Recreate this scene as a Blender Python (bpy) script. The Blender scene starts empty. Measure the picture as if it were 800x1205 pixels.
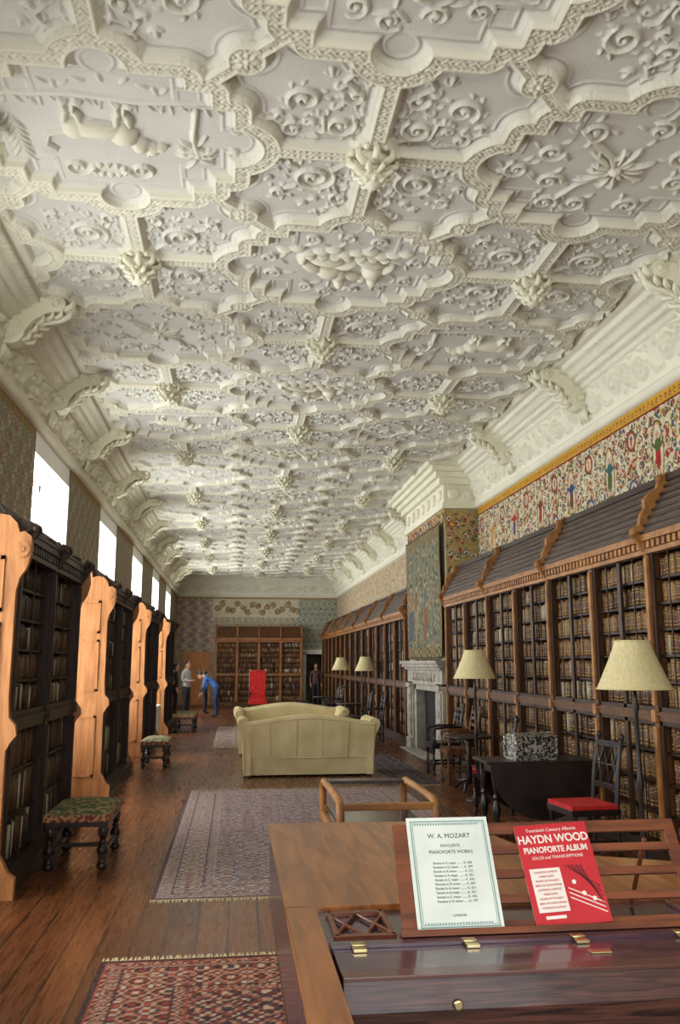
import bpy, bmesh, math, random
import numpy as np
from mathutils import Vector, Matrix
random.seed(7)
rng = np.random.RandomState(7)
scene = bpy.context.scene
pi = math.pi

# ------------------------------------------------------------------ helpers
def lin(c):
    c = np.asarray(c, dtype=float) / 255.0
    return np.where(c <= 0.04045, c / 12.92, ((c + 0.055) / 1.055) ** 2.4)
def C(r, g, b):
    l = lin((r, g, b)); return (float(l[0]), float(l[1]), float(l[2]), 1)

def link(o, parent=None):
    scene.collection.objects.link(o)
    if parent is not None: o.parent = parent
    return o

def mat(name, a, b=None, rough=.5, metal=0, scale=5, stretch=(1, 1, 1), detail=4, bump=0, bscale=40,
        attr=None, coat=0, dist=0.0, spec=.5, lo=.35, hi=.65, trans=0, bstretch=None):
    m = bpy.data.materials.new(name); m.use_nodes = True
    nt = m.node_tree; N = nt.nodes; L = nt.links; P = N['Principled BSDF']
    tc = N.new('ShaderNodeTexCoord'); mp = N.new('ShaderNodeMapping')
    mp.inputs['Scale'].default_value = stretch
    L.new(tc.outputs['Object'], mp.inputs['Vector'])
    nz = N.new('ShaderNodeTexNoise'); nz.inputs['Scale'].default_value = scale
    nz.inputs['Detail'].default_value = detail; nz.inputs['Distortion'].default_value = dist
    L.new(mp.outputs[0], nz.inputs['Vector'])
    rp = N.new('ShaderNodeValToRGB'); rp.color_ramp.elements[0].position = lo; rp.color_ramp.elements[1].position = hi
    L.new(nz.outputs['Fac'], rp.inputs[0])
    rp.color_ramp.elements[0].color = a; rp.color_ramp.elements[1].color = b or a
    if attr:
        at = N.new('ShaderNodeVertexColor'); at.layer_name = attr
        mx = N.new('ShaderNodeMix'); mx.data_type = 'RGBA'; mx.blend_type = 'MULTIPLY'; mx.inputs[0].default_value = 1
        L.new(at.outputs[0], mx.inputs[6]); L.new(rp.outputs[0], mx.inputs[7])
        L.new(mx.outputs[2], P.inputs['Base Color'])
    else:
        L.new(rp.outputs[0], P.inputs['Base Color'])
    P.inputs['Roughness'].default_value = rough; P.inputs['Metallic'].default_value = metal
    P.inputs['Specular IOR Level'].default_value = spec
    P.inputs['Coat Weight'].default_value = coat; P.inputs['Coat Roughness'].default_value = .08
    if trans: P.inputs['Transmission Weight'].default_value = trans
    if bump:
        n2 = N.new('ShaderNodeTexNoise'); n2.inputs['Scale'].default_value = bscale; n2.inputs['Detail'].default_value = 3
        if bstretch:
            m2 = N.new('ShaderNodeMapping'); m2.inputs['Scale'].default_value = bstretch
            L.new(tc.outputs['Object'], m2.inputs['Vector']); L.new(m2.outputs[0], n2.inputs['Vector'])
        else: L.new(tc.outputs['Object'], n2.inputs['Vector'])
        bp = N.new('ShaderNodeBump'); bp.inputs['Strength'].default_value = bump; bp.inputs['Distance'].default_value = .01
        L.new(n2.outputs['Fac'], bp.inputs['Height']); L.new(bp.outputs[0], P.inputs['Normal'])
    return m

G1 = (.78, .78, .78, 1); G2 = (1.08, 1.08, 1.08, 1)
M = {}
M['plaster'] = mat('plaster', (.95, .95, .95, 1), (1, 1, 1, 1), rough=.75, scale=3, attr='Col', bump=.25, bscale=60, spec=.3)
M['plain_plaster'] = mat('plain_plaster', C(224, 221, 194), C(234, 231, 208), rough=.75, scale=3, bump=.2, bscale=50)
M['white_paint'] = mat('white_paint', C(232, 232, 228), C(240, 240, 236), rough=.5)
M['dark_oak'] = mat('dark_oak', C(36, 23, 14), C(62, 40, 24), rough=.45, scale=4, stretch=(8, 8, 1), bump=.1, spec=.35)
M['mid_oak'] = mat('mid_oak', C(76, 49, 27), C(112, 72, 38), rough=.45, scale=4, stretch=(8, 8, 1), bump=.1, spec=.35)
M['light_oak'] = mat('light_oak', C(146, 94, 52), C(178, 122, 72), rough=.5, scale=3, stretch=(7, 7, .8), dist=.6, bump=.08, spec=.35)
M['gilt_oak'] = mat('gilt_oak', C(132, 86, 40), C(172, 118, 58), rough=.5, scale=8, bump=.3, bscale=50)
M['canopy'] = mat('canopy_wood', C(84, 70, 60), C(116, 98, 84), rough=.55, scale=6, stretch=(1, 6, 6))
M['book'] = mat('book_leather', G1, G2, rough=.5, scale=30, attr='Col', lo=.3, hi=.7)
M['paint'] = mat('painted_textile', G1, G2, rough=.85, scale=14, attr='Col', lo=.3, hi=.7, spec=.2)
M['rug'] = mat('rug_wool', G1, G2, rough=.95, scale=45, attr='Col', bump=.5, bscale=200, spec=.1)
M['linen'] = mat('sofa_linen', C(196, 180, 134), C(216, 200, 156), rough=.9, scale=2.5, bump=.9, bscale=6, spec=.2)
M['shade'] = mat('lampshade_silk', C(206, 192, 140), C(222, 210, 160), rough=.7, scale=10, stretch=(8, 8, .4))
M['brass'] = mat('brass', C(190, 172, 124), C(215, 200, 156), rough=.3, metal=1)
M['black_wood'] = mat('black_wood', C(20, 14, 12), C(40, 26, 20), rough=.35, scale=6)
M['red_cloth'] = mat('red_cloth', C(176, 22, 22), C(205, 36, 30), rough=.85, scale=14, bump=.3, bscale=90)
M['stone'] = mat('stone', C(140, 135, 122), C(172, 166, 152), rough=.7, scale=6, bump=.3, bscale=25)
M['soot'] = mat('soot', C(12, 11, 10), C(26, 24, 22), rough=.9)  # plain near-black for the inside of the fireplace opening
M['silver'] = mat('silver_filigree', C(44, 42, 38), C(176, 172, 162), rough=.45, metal=.5, scale=48, detail=1, bump=1, bscale=48, lo=.46, hi=.56)
M['rosewood'] = mat('rosewood', C(52, 32, 44), C(92, 62, 74), rough=.24, scale=6, stretch=(1, 14, 14), coat=.4, dist=.5, spec=.5)  # rosewood with the purple of a reflection put into its colour
M['fall'] = mat('rosewood_fallboard', C(34, 18, 16), C(88, 54, 44), rough=.38, scale=5, stretch=(1, 22, 22), coat=.1, dist=1.2, spec=.3)
M['walnut'] = mat('walnut_lid', C(122, 70, 30), C(166, 104, 50), rough=.32, scale=3, stretch=(9, 1, 9), coat=.15, dist=.8)
M['desk_wood'] = mat('desk_mahogany', C(84, 40, 22), C(124, 66, 36), rough=.35, scale=5, stretch=(1, 9, 9), coat=.1)
M['paper'] = mat('paper', C(204, 212, 204), C(218, 224, 216), rough=.8, scale=8)
M['ink'] = mat('ink', C(60, 72, 66), rough=.8)
M['bluegreen_ink'] = mat('bluegreen_ink', C(122, 152, 146), rough=.8)
M['red_cover'] = mat('red_cover', C(180, 26, 38), C(196, 36, 46), rough=.45, scale=6)
M['white_ink'] = mat('white_ink', C(228, 220, 210), rough=.6)
M['dark_print'] = mat('dark_print', C(90, 12, 20), rough=.6)
M['needle'] = mat('needlework', C(66, 84, 44), C(158, 136, 96), rough=.9, scale=22, detail=1, bump=.5, bscale=120, lo=.44, hi=.6)
M['needle_red'] = mat('needlework_border', C(120, 44, 40), C(170, 140, 96), rough=.9, scale=30, detail=1, bump=.5, bscale=120, lo=.44, hi=.58)
M['radiator'] = mat('radiator_enamel', C(222, 220, 212), rough=.4)
M['glass_dark'] = mat('table_glass', C(44, 40, 44), C(70, 66, 74), rough=.12, spec=.6)

class MB:
    def __init__(s): s.v = []; s.f = []; s.m = []; s.sm = []; s.T = Matrix.Identity(4)
    def add(s, vs, fs, mi=0, sm=False):
        o = len(s.v); T = s.T
        s.v += [tuple(T @ Vector(p)) for p in vs]
        s.f += [tuple(i + o for i in f) for f in fs]; s.m += [mi] * len(fs); s.sm += [sm] * len(fs)
    def box(s, x0, x1, y0, y1, z0, z1, mi=0):
        s.add([(x0, y0, z0), (x1, y0, z0), (x1, y1, z0), (x0, y1, z0), (x0, y0, z1), (x1, y0, z1), (x1, y1, z1), (x0, y1, z1)],
              [(0, 3, 2, 1), (4, 5, 6, 7), (0, 1, 5, 4), (1, 2, 6, 5), (2, 3, 7, 6), (3, 0, 4, 7)], mi)
    def prism(s, poly, axis, a0, a1, mi=0, sm=False):
        n = len(poly)
        def P(p, a):
            if axis == 'x': return (a, p[0], p[1])
            if axis == 'y': return (p[0], a, p[1])
            return (p[0], p[1], a)
        vs = [P(p, a0) for p in poly] + [P(p, a1) for p in poly]
        s.add(vs, [tuple(range(n)), tuple(range(2 * n - 1, n - 1, -1))], mi)
        s.add(vs, [(i, (i + 1) % n, n + (i + 1) % n, n + i) for i in range(n)], mi, sm)
    def lathe(s, prof, cx=0, cy=0, n=16, mi=0, cap=True):
        vs = []; fs = []
        for r, z in prof:
            for k in range(n):
                a = 2 * pi * k / n; vs.append((cx + r * math.cos(a), cy + r * math.sin(a), z))
        for j in range(len(prof) - 1):
            for k in range(n):
                fs.append((j * n + k, j * n + (k + 1) % n, (j + 1) * n + (k + 1) % n, (j + 1) * n + k))
        s.add(vs, fs, mi, True)
        if cap:
            s.add(vs[:n], [tuple(range(n - 1, -1, -1))], mi); s.add(vs[-n:], [tuple(range(n))], mi)
    def tube(s, pts, rad, n=8, mi=0):
        pts = [Vector(p) for p in pts]; m = len(pts)
        if not hasattr(rad, '__len__'): rad = [rad] * m
        vs = []; fs = []; up = None
        for i, p in enumerate(pts):
            d = (pts[min(i + 1, m - 1)] - pts[max(i - 1, 0)]).normalized()
            if up is None:
                up = Vector((0, 0, 1)) if abs(d.z) < .9 else Vector((1, 0, 0))
            a = d.cross(up).normalized(); b = a.cross(d).normalized(); up = b
            for k in range(n):
                t = 2 * pi * k / n; vs.append(tuple(p + rad[i] * (math.cos(t) * a + math.sin(t) * b)))
        for j in range(m - 1):
            for k in range(n):
                fs.append((j * n + k, j * n + (k + 1) % n, (j + 1) * n + (k + 1) % n, (j + 1) * n + k))
        s.add(vs, fs, mi, True); s.add(vs[:n], [tuple(range(n))], mi, True); s.add(vs[-n:], [tuple(range(n))], mi, True)
    def ell(s, c, r, nu=12, nv=8, mi=0):
        vs = []; fs = []
        for j in range(nv + 1):
            ph = pi * j / nv
            for k in range(nu):
                t = 2 * pi * k / nu
                vs.append((c[0] + r[0] * math.sin(ph) * math.cos(t), c[1] + r[1] * math.sin(ph) * math.sin(t), c[2] + r[2] * math.cos(ph)))
        for j in range(nv):
            for k in range(nu):
                fs.append((j * nu + k, j * nu + (k + 1) % nu, (j + 1) * nu + (k + 1) % nu, (j + 1) * nu + k))
        s.add(vs, fs, mi, True)
    def mesh(s, name, mats):
        me = bpy.data.meshes.new(name); me.from_pydata(s.v, [], s.f)
        for x in mats: me.materials.append(M[x] if isinstance(x, str) else x)
        me.polygons.foreach_set('material_index', s.m); me.polygons.foreach_set('use_smooth', s.sm)
        bm = bmesh.new(); bm.from_mesh(me)
        bmesh.ops.remove_doubles(bm, verts=bm.verts, dist=1e-5)
        bmesh.ops.recalc_face_normals(bm, faces=bm.faces)
        bm.to_mesh(me); bm.free(); me.update()
        return me
    def obj(s, name, mats, parent=None, loc=(0, 0, 0), rz=0, bevel=0, seg=2):
        o = bpy.data.objects.new(name, s.mesh(name, mats)); link(o, parent)
        o.location = loc; o.rotation_euler = (0, 0, rz)
        if bevel:
            b = o.modifiers.new('Bevel', 'BEVEL'); b.width = bevel; b.segments = seg; b.limit_method = 'ANGLE'
        return o

def grid_mesh(name, P, col, material, parent=None, smooth=True, flip=False, loc=(0,0,0)):
    nv, nu = P.shape[:2]
    me = bpy.data.meshes.new(name)
    me.vertices.add(nv * nu); me.vertices.foreach_set('co', P.reshape(-1).astype(np.float32))
    idx = np.arange(nv * nu).reshape(nv, nu)
    a = idx[:-1, :-1]; b = idx[:-1, 1:]; c = idx[1:, 1:]; d = idx[1:, :-1]
    q = np.stack([a, d, c, b] if flip else [a, b, c, d], -1).reshape(-1)
    nf = (nv - 1) * (nu - 1)
    me.loops.add(nf * 4); me.loops.foreach_set('vertex_index', q.astype(np.int32))
    me.polygons.add(nf); me.polygons.foreach_set('loop_start', np.arange(0, nf * 4, 4, dtype=np.int32))
    me.update(calc_edges=True)
    me.polygons.foreach_set('use_smooth', np.full(nf, smooth))
    if col is not None:
        ca = me.color_attributes.new('Col', 'FLOAT_COLOR', 'POINT')
        cc = np.ones((nv * nu, 4), np.float32); cc[:, :3] = col.reshape(-1, 3)
        ca.data.foreach_set('color', cc.reshape(-1))
    me.materials.append(M[material])
    o = bpy.data.objects.new(name, me); link(o, parent); o.location = loc
    return o

def boxes_obj(name, B, colr, material, parent=None):
    B = np.asarray(B, float); n = len(B)
    ix = np.array([[0, 2, 4], [1, 2, 4], [1, 3, 4], [0, 3, 4], [0, 2, 5], [1, 2, 5], [1, 3, 5], [0, 3, 5]])
    V = B[:, ix].reshape(-1, 3)
    V = np.stack([B[:, ix[:, 0]], B[:, ix[:, 1]], B[:, ix[:, 2]]], -1).reshape(-1, 3)
    F = np.array([(0, 3, 2, 1), (4, 5, 6, 7), (0, 1, 5, 4), (1, 2, 6, 5), (2, 3, 7, 6), (3, 0, 4, 7)])
    q = (F[None] + 8 * np.arange(n)[:, None, None]).reshape(-1)
    me = bpy.data.meshes.new(name)
    me.vertices.add(n * 8); me.vertices.foreach_set('co', V.reshape(-1).astype(np.float32))
    me.loops.add(n * 24); me.loops.foreach_set('vertex_index', q.astype(np.int32))
    me.polygons.add(n * 6); me.polygons.foreach_set('loop_start', np.arange(0, n * 24, 4, dtype=np.int32))
    me.update(calc_edges=True)
    ca = me.color_attributes.new('Col', 'FLOAT_COLOR', 'POINT')
    cc = np.ones((n, 8, 4), np.float32); cc[:, :, :3] = np.asarray(colr)[:, None, :]
    ca.data.foreach_set('color', cc.reshape(-1))
    me.materials.append(M[material])
    o = bpy.data.objects.new(name, me); link(o, parent)
    return o

# ------------------------------------------------------------------ room dims
XL, XR = -2.35, 4.20
YN, YF = -3.92, 35.40
ZC = 5.15; ZW = 4.35
XC = .88

# ------------------------------------------------------------------ camera
cam = bpy.data.cameras.new('camera'); co = bpy.data.objects.new('camera', cam); link(co)
cam.sensor_fit = 'VERTICAL'; cam.sensor_height = 36; cam.lens = 36 * 1000 / 1205
cam.clip_start = .05; cam.clip_end = 200
co.location = (0, 0, 1.65); co.rotation_euler = (math.radians(100.1), 0, math.radians(-7.0))
scene.camera = co

# ------------------------------------------------------------------ ceiling relief
RES = .01
PX, PY = 1.76, 1.74
xs = np.arange(-2.75, 2.7501, RES); ys = np.arange(-1.74, 1.7401, RES)
GX, GY = np.meshgrid(xs, ys)

class Relief:
    def __init__(s, xs, ys):
        s.xs = xs; s.ys = ys; s.r = xs[1] - xs[0]; s.H = np.zeros((len(ys), len(xs)))
    def st(s, x, y, rx, ry, h, ang=0, add=0):
        R = max(rx, ry)
        i0 = max(0, int((x - R - s.xs[0]) / s.r)); i1 = min(len(s.xs), int((x + R - s.xs[0]) / s.r) + 2)
        j0 = max(0, int((y - R - s.ys[0]) / s.r)); j1 = min(len(s.ys), int((y + R - s.ys[0]) / s.r) + 2)
        if i0 >= i1 or j0 >= j1: return
        dx = s.xs[i0:i1][None, :] - x; dy = s.ys[j0:j1][:, None] - y
        ca, sa = math.cos(ang), math.sin(ang)
        u = (dx * ca + dy * sa) / rx; v = (-dx * sa + dy * ca) / ry
        val = h * np.sqrt(np.clip(1 - u * u - v * v, 0, 1))
        s.H[j0:j1, i0:i1] = np.maximum(s.H[j0:j1, i0:i1], val)
    def line(s, pts, r0, r1, h):
        P = [np.array(p, float) for p in pts]
        tot = sum(np.linalg.norm(P[i + 1] - P[i]) for i in range(len(P) - 1)) + 1e-9; acc = 0
        for i in range(len(P) - 1):
            L = np.linalg.norm(P[i + 1] - P[i]); n = max(1, int(L / (.35 * min(r0, r1) + .002)))
            for k in range(n + 1):
                q = P[i] + (P[i + 1] - P[i]) * k / n; t = (acc + L * k / n) / tot
                r = r0 + (r1 - r0) * t; s.st(q[0], q[1], r, r, h)
            acc += L
    def spiral(s, cx, cy, r, turns, a0, d, w, h):
        pts = []
        for k in range(int(14 * turns) + 1):
            t = k / (14 * turns); rr = r * (1 - .88 * t); a = a0 + d * 2 * pi * turns * t
            pts.append((cx + rr * math.cos(a), cy + rr * math.sin(a)))
        s.line(pts, w, w * .75, h); s.st(cx, cy, w * 1.3, w * 1.3, h * 1.1)
    def leaf(s, x, y, L, w, a, h):
        s.st(x + math.cos(a) * L / 2, y + math.sin(a) * L / 2, L / 2, w / 2, h, a)

def quad_ornament(R, cx, cy, sx, sy, var):
    def T(x, y): return cx + sx * x, cy + sy * y
    def A(a): return math.atan2(math.sin(a) * sy, math.cos(a) * sx)
    def sp(x, y, r, t, a, d, w=.015, h=.030):
        X, Y = T(x, y)
        R.spiral(X, Y, r, t, A(a), d * sx * sy, w, h)
        n = int(r * 2 * pi / .06)
        for k in range(n):
            b = 2 * pi * k / n + a
            if k % 3 == 2: continue
            px, py = T(x + (r + .01) * math.cos(b), y + (r + .01) * math.sin(b))
            R.leaf(px, py, .055, .022, A(b + .8 * d), .02)
    def lf(x, y, L, w, a, h=.024):
        X, Y = T(x, y); R.leaf(X, Y, L, w, A(a), h)
    def ln(p, r0, r1, h=.026): R.line([T(*q) for q in p], r0 * .8, r1 * .8, h)
    if var == 0:
        sp(.26, .27, .115, 1.5, 2.3, 1); sp(.51, .50, .12, 1.5, -.8, 1)
        sp(.20, .57, .08, 1.2, 0, -1, .014); sp(.57, .2, .08, 1.2, 1.7, -1, .014); sp(.80, .2, .07, 1.2, 1, 1, .013); sp(.2, .82, .065, 1.2, 1, -1, .013)
        ln([(.13, .13), (.2, .17), (.36, .2), (.38, .36), (.46, .37)], .019, .016)
        ln([(.62, .22), (.7, .3), (.8, .27)], .017, .014); ln([(.2, .63), (.28, .70), (.24, .76)], .017, .014)
        L_ = [(.12, .38, 1.3), (.38, .12, .1), (.34, .62, 2.6), (.66, .38, -1.2), (.34, .42, 2.5), (.13, .66, 1.8), (.42, .3, -.6), (.36, .72, 1.4), (.9, .1, .4), (.09, .9, .3)]
    else:
        sp(.38, .36, .165, 2.0, -2.4, -1, .016); sp(.16, .62, .08, 1.2, -1, 1, .014); sp(.62, .58, .07, 1.3, 2, -1, .014); sp(.64, .17, .08, 1.2, 3, 1, .014); sp(.86, .2, .06, 1.2, 0, -1, .013); sp(.26, .82, .065, 1.2, 0, 1, .013)
        ln([(.12, .12), (.2, .2), (.25, .25)], .019, .017); ln([(.22, .46), (.18, .54)], .017, .015); ln([(.5, .48), (.58, .52)], .017, .015); ln([(.5, .24), (.58, .2)], .017, .015); ln([(.72, .2), (.8, .25)], .016, .014); ln([(.18, .7), (.24, .76)], .016, .014)
        L_ = [(.11, .28, 1.6), (.28, .11, 0), (.32, .62, .6), (.70, .36, 1.2), (.46, .12, .4), (.11, .42, 1.2), (.42, .68, 1.1), (.92, .1, .4), (.1, .75, 1.5)]
    for x, y, a in L_:
        lf(x, y, .10, .034, a); lf(x, y, .075, .024, a + .7, .018); lf(x, y, .075, .024, a - .7, .018)

def fig_person(R, cx, cy, f):
    def S(x, y, rx, ry, h, a=0): R.st(cx + f * x, cy + y, rx, ry, h, a * f)
    S(-.12, .05, .13, .085, .11, .25); S(-.02, .11, .08, .09, .10); S(-.0, .24, .055, .065, .11)
    S(-.27, -.02, .12, .05, .09, .5); S(-.36, -.14, .045, .1, .07, .1); S(.1, .12, .1, .03, .08, .5); S(.2, .18, .05, .03, .07, -.4)
    S(-.15, -.12, .17, .045, .08, .1); S(.03, -.06, .12, .05, .07, -.3)
    S(.28, .03, .1, .12, .10); S(.3, .19, .055, .065, .10); S(.4, -.02, .1, .04, .07, -.8); S(.24, -.12, .15, .05, .08, .3)
    for k in range(11): S(-.52 + .105 * k, -.27 - .04 * math.sin(k * 2.1), .075, .04, .05)
    for k in range(7): S(-.3 + .11 * k, -.2, .06, .02, .065, .5 * math.sin(k * 3))
    for k, (x, y) in enumerate([(-.62, .2), (.62, .22), (-.3, .44), (.15, .46), (.66, -.12), (-.66, -.1), (.38, .40), (-.1, .52), (-.3, -.47), (.28, -.47), (0, -.52)]):
        R.spiral(cx + f * x, cy + y, .08, 1.4, k, 1 if k % 2 else -1, .013, .025)
        for q in range(3): R.leaf(cx + f * x * .85, cy + y * .85, .13, .028, k * 1.9 + q * 2, .02)

def fig_beast(R, cx, cy, f):
    def S(x, y, rx, ry, h, a=0): R.st(cx + f * x, cy + y, rx, ry, h, a * f)
    S(-.1, -.05, .2, .08, .08, .08); S(-.24, -.04, .09, .09, .08); S(.07, .0, .1, .095, .085); S(.17, .09, .07, .06, .08, .6); S(.25, .13, .06, .045, .075); S(.31, .11, .045, .022, .06); S(.22, .18, .02, .03, .06)
    for x, a in [(-.29, .25), (-.2, -.2), (.04, .15), (.12, -.15)]: S(x, -.16, .028, .08, .05, a); S(x + .02 * (1 if a > 0 else -1), -.25, .018, .06, .045, -a); S(x + .02, -.30, .035, .015, .04)
    R.line([(cx - f * .32, cy), (cx - f * .42, cy + .04), (cx - f * .46, cy + .16), (cx - f * .4, cy + .22)], .014, .01, .04)
    R.line([(cx + f * .56, cy - .3), (cx + f * .53, cy), (cx + f * .56, cy + .2)], .02, .016, .035)
    for k in range(20):
        a = -.6 + k * .4; R.leaf(cx + f * .55, cy + .24 - .03 * (k % 7), .15, .03, (a if k % 2 else pi - a), .03)
    for k in range(26):
        R.leaf(cx - .68 + k * .054, cy - .34, .11, .016, 1.2 + .5 * math.sin(k * 1.7), .02)
    R.line([(cx - .68, cy - .34), (cx - .2, cy - .38), (cx + .2, cy - .34), (cx + .68, cy - .39)], .025, .025, .02)
    for k in range(12):
        R.st(cx - .08 + .12 * math.cos(k * .52), cy + .44 + .06 * math.sin(k * .52), .025, .02, .035)
    R.spiral(cx - f * .30, cy + .42, .1, 1.6, 0, 1, .014, .032); R.spiral(cx + f * .15, cy + .42, .1, 1.6, 3, -1, .014, .032)
    for k in range(12): R.leaf(cx - f * .64, cy - .14 + .035 * k, .16, .026, (1.1 if k % 2 else 2.1), .026)
    for k in range(9): R.leaf(cx - .4 + k * .1, cy - .5, .09, .03, .5 + k, .018)

def fig_flower(R, cx, cy, f):
    R.line([(cx - .4, cy - .4), (cx - .1, cy - .15), (cx, cy), (cx + f * .2, cy + .2), (cx + f * .3, cy + .42)], .017, .011, .035)
    for k in range(15):
        a = k * .419; L = .2 + .08 * math.sin(k * 2.3)
        R.leaf(cx + .03 * math.cos(a), cy + .03 * math.sin(a), L, .038, a, .038)
        R.leaf(cx + L * .8 * math.cos(a), cy + L * .8 * math.sin(a), .06, .02, a + .8, .03)
    R.st(cx, cy, .05, .05, .06)
    for k, (x, y) in enumerate([(-.42, .2), (.42, -.2), (-.12, .47), (.12, -.47), (.52, .12), (-.52, -.15), (-.32, -.4), (.3, .45), (-.7, .08), (.72, -.05), (-.35, .48), (.4, -.45)]):
        R.spiral(cx + x, cy + y, .1, 1.5, k * 1.3, 1 if k % 2 else -1, .014, .028)
        for q in range(4):
            a = k + q * 1.57; R.leaf(cx + x + .1 * math.cos(a), cy + y + .1 * math.sin(a), .09, .025, a + .6, .022)

def bx(x, y, a, b):
    dx = np.abs(x) - a; dy = np.abs(y) - b
    return np.minimum(np.maximum(dx, dy), 0) + np.hypot(np.maximum(dx, 0), np.maximum(dy, 0))
def FS(x, y):
    d = np.minimum(bx(x, y, .80, .40), bx(x, y, .50, .68)); ax = np.abs(x); ay = np.abs(y)
    d = np.minimum(d, np.hypot(ax - .80, ay) - .2); d = np.minimum(d, np.hypot(ax, ay - .70) - .17)
    d = np.minimum(d, bx(ax - .52, ay - .42, .14, .14))
    return d
RW = .13
def tile_relief(kinds):
    dF = np.full(GX.shape, 9.); R = Relief(xs, ys)
    for i in range(-2, 3):
        for j in range(-2, 3):
            x = GX - i * PX; y = GY - j * PY
            if (i + j) % 2: dF = np.minimum(dF, FS(x, y))
    best = np.full(GX.shape, 1e9); AX = np.zeros(GX.shape); AY = np.zeros(GX.shape)
    for i in range(-2, 3):
        for j in range(-2, 3):
            if (i + j) % 2 == 0:
                x = np.abs(GX - i * PX); y = np.abs(GY - j * PY); m_ = x / PX + y / PY
                s = m_ < best; best = np.where(s, m_, best); AX = np.where(s, x, AX); AY = np.where(s, y, AY)
    diag = np.abs((AX + AY) - .5 * (PX + PY)) / 1.414
    dP = np.maximum.reduce([RW - dF, .06 - AX, .06 - AY, .045 - diag, .17 - np.hypot(AX, AY)])
    dP = np.maximum(dP, .12 - np.hypot(AX - .88, AY - .87))
    for i in range(-2, 3):
        for j in range(-1, 2):
            cx, cy = i * PX, j * PY
            if (i + j) % 2 == 0:
                for sx in (-1, 1):
                    for sy in (-1, 1): quad_ornament(R, cx, cy, sx, sy, (i + (sy > 0) + kinds) % 2)
    f = [fig_beast, fig_flower]
    f[kinds % 2](R, -PX, 0, 1); f[(kinds + 1) % 2](R, PX, 0, -1)
    for j in (-1, 1): fig_person(R, 0, j * PY, 1)
    orn = R.H
    dq = np.minimum(dF, dP); ins = dq < 0
    lace = np.sin(2 * pi * GX / .085 + 1.7 * np.sin(2 * pi * GY / .085)) * np.sin(2 * pi * GY / .085 + 1.7 * np.sin(2 * pi * GX / .085))
    lace = np.clip(np.abs(lace) * 1.6 - .25, 0, 1)
    fieldh = np.maximum(np.clip((dq + .045) / .03, 0, 1) * .028, .012 * np.clip(1 - np.abs(dq + .07) / .012, 0, 1))
    H = np.where(ins, np.maximum(fieldh, orn * np.clip((-dq - .015) / .025, 0, 1)), 0)
    fil = np.clip(1 - np.abs(dq - .012) / .012, 0, 1) ** .5
    rib = .054 + .018 * fil + .015 * lace * (dq > .026)
    H = np.where(~ins, rib, H)
    R2 = Relief(xs, ys)
    for i in range(-4, 5, 2):
        for j in range(-3, 4, 2):
            X, Y = i * .5 * PX + .5 * PX, j * .5 * PY
            for q in range(8): R2.leaf(X, Y, .09, .036, q * pi / 4, .08)
            R2.st(X, Y, .03, .03, .09)
    H = np.maximum(H, R2.H)
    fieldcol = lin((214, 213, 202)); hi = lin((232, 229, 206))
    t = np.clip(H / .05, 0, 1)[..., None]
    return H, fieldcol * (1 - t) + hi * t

def seamfix(H):
    a = .5 * (H[0] + H[-1]); H = H.copy(); H[0] = a; H[-1] = a; return H

ceil_root = bpy.data.objects.new('ceiling', None); link(ceil_root)
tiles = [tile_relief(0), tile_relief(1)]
Y0 = 5.3 - PY - 2 * 2 * PY
for k in range(11):
    H, col = tiles[k % 2]; st = 1 if k in (2, 3, 4) else 2
    Hs = seamfix(H)[::st, ::st]; cs = col[::st, ::st]; gx = GX[::st, ::st]; gy = GY[::st, ::st]
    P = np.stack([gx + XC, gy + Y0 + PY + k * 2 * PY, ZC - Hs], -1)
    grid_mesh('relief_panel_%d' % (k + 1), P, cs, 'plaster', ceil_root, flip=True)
mb = MB(); mb.box(XL - .3, XR + .3, YN - .3, YF + .3, ZC + .012, ZC + .2)
mb.obj('slab', ['plain_plaster'], ceil_root)

mb = MB()
mb.lathe([(.08, 0), (.13, -.02), (.12, -.07), (.06, -.1), (.07, -.15), (.1, -.19), (.09, -.24), (.05, -.27), (.012, -.29)], n=14)
for k in range(8):
    a = k * pi / 4; c, s = math.cos(a), math.sin(a)
    mb.tube([(c * .06, s * .06, -.06), (c * .13, s * .13, -.1), (c * .19, s * .19, -.08), (c * .2, s * .2, -.03), (c * .16, s * .16, -.02)], [.03, .035, .03, .022, .012], n=7)
    mb.tube([(c * .05, s * .05, -.2), (c * .09, s * .09, -.245), (c * .12, s * .12, -.22)], [.02, .024, .01], n=6)
    a += pi / 8; c, s = math.cos(a), math.sin(a)
    mb.tube([(c * .05, s * .05, -.14), (c * .1, s * .1, -.18), (c * .155, s * .155, -.16), (c * .15, s * .15, -.12)], [.02, .028, .024, .012], n=7)
    mb.ell((c * .2, s * .2, -.03), (.03, .03, .025), 8, 6)
bossme = mb.mesh('ceiling_boss', ['plain_plaster'])
for k in range(22):
    yy = 5.3 + (k - 4) * PY
    if yy < 3: continue
    for i in (-1, 0, 1):
        if (i + k) % 2 == 0 and yy < YF - 1:
            o = bpy.data.objects.new('ceiling_boss', bossme); link(o, ceil_root); o.location = (XC + i * PX, yy, ZC - .045); o.scale = (.85, .85, .85)

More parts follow.
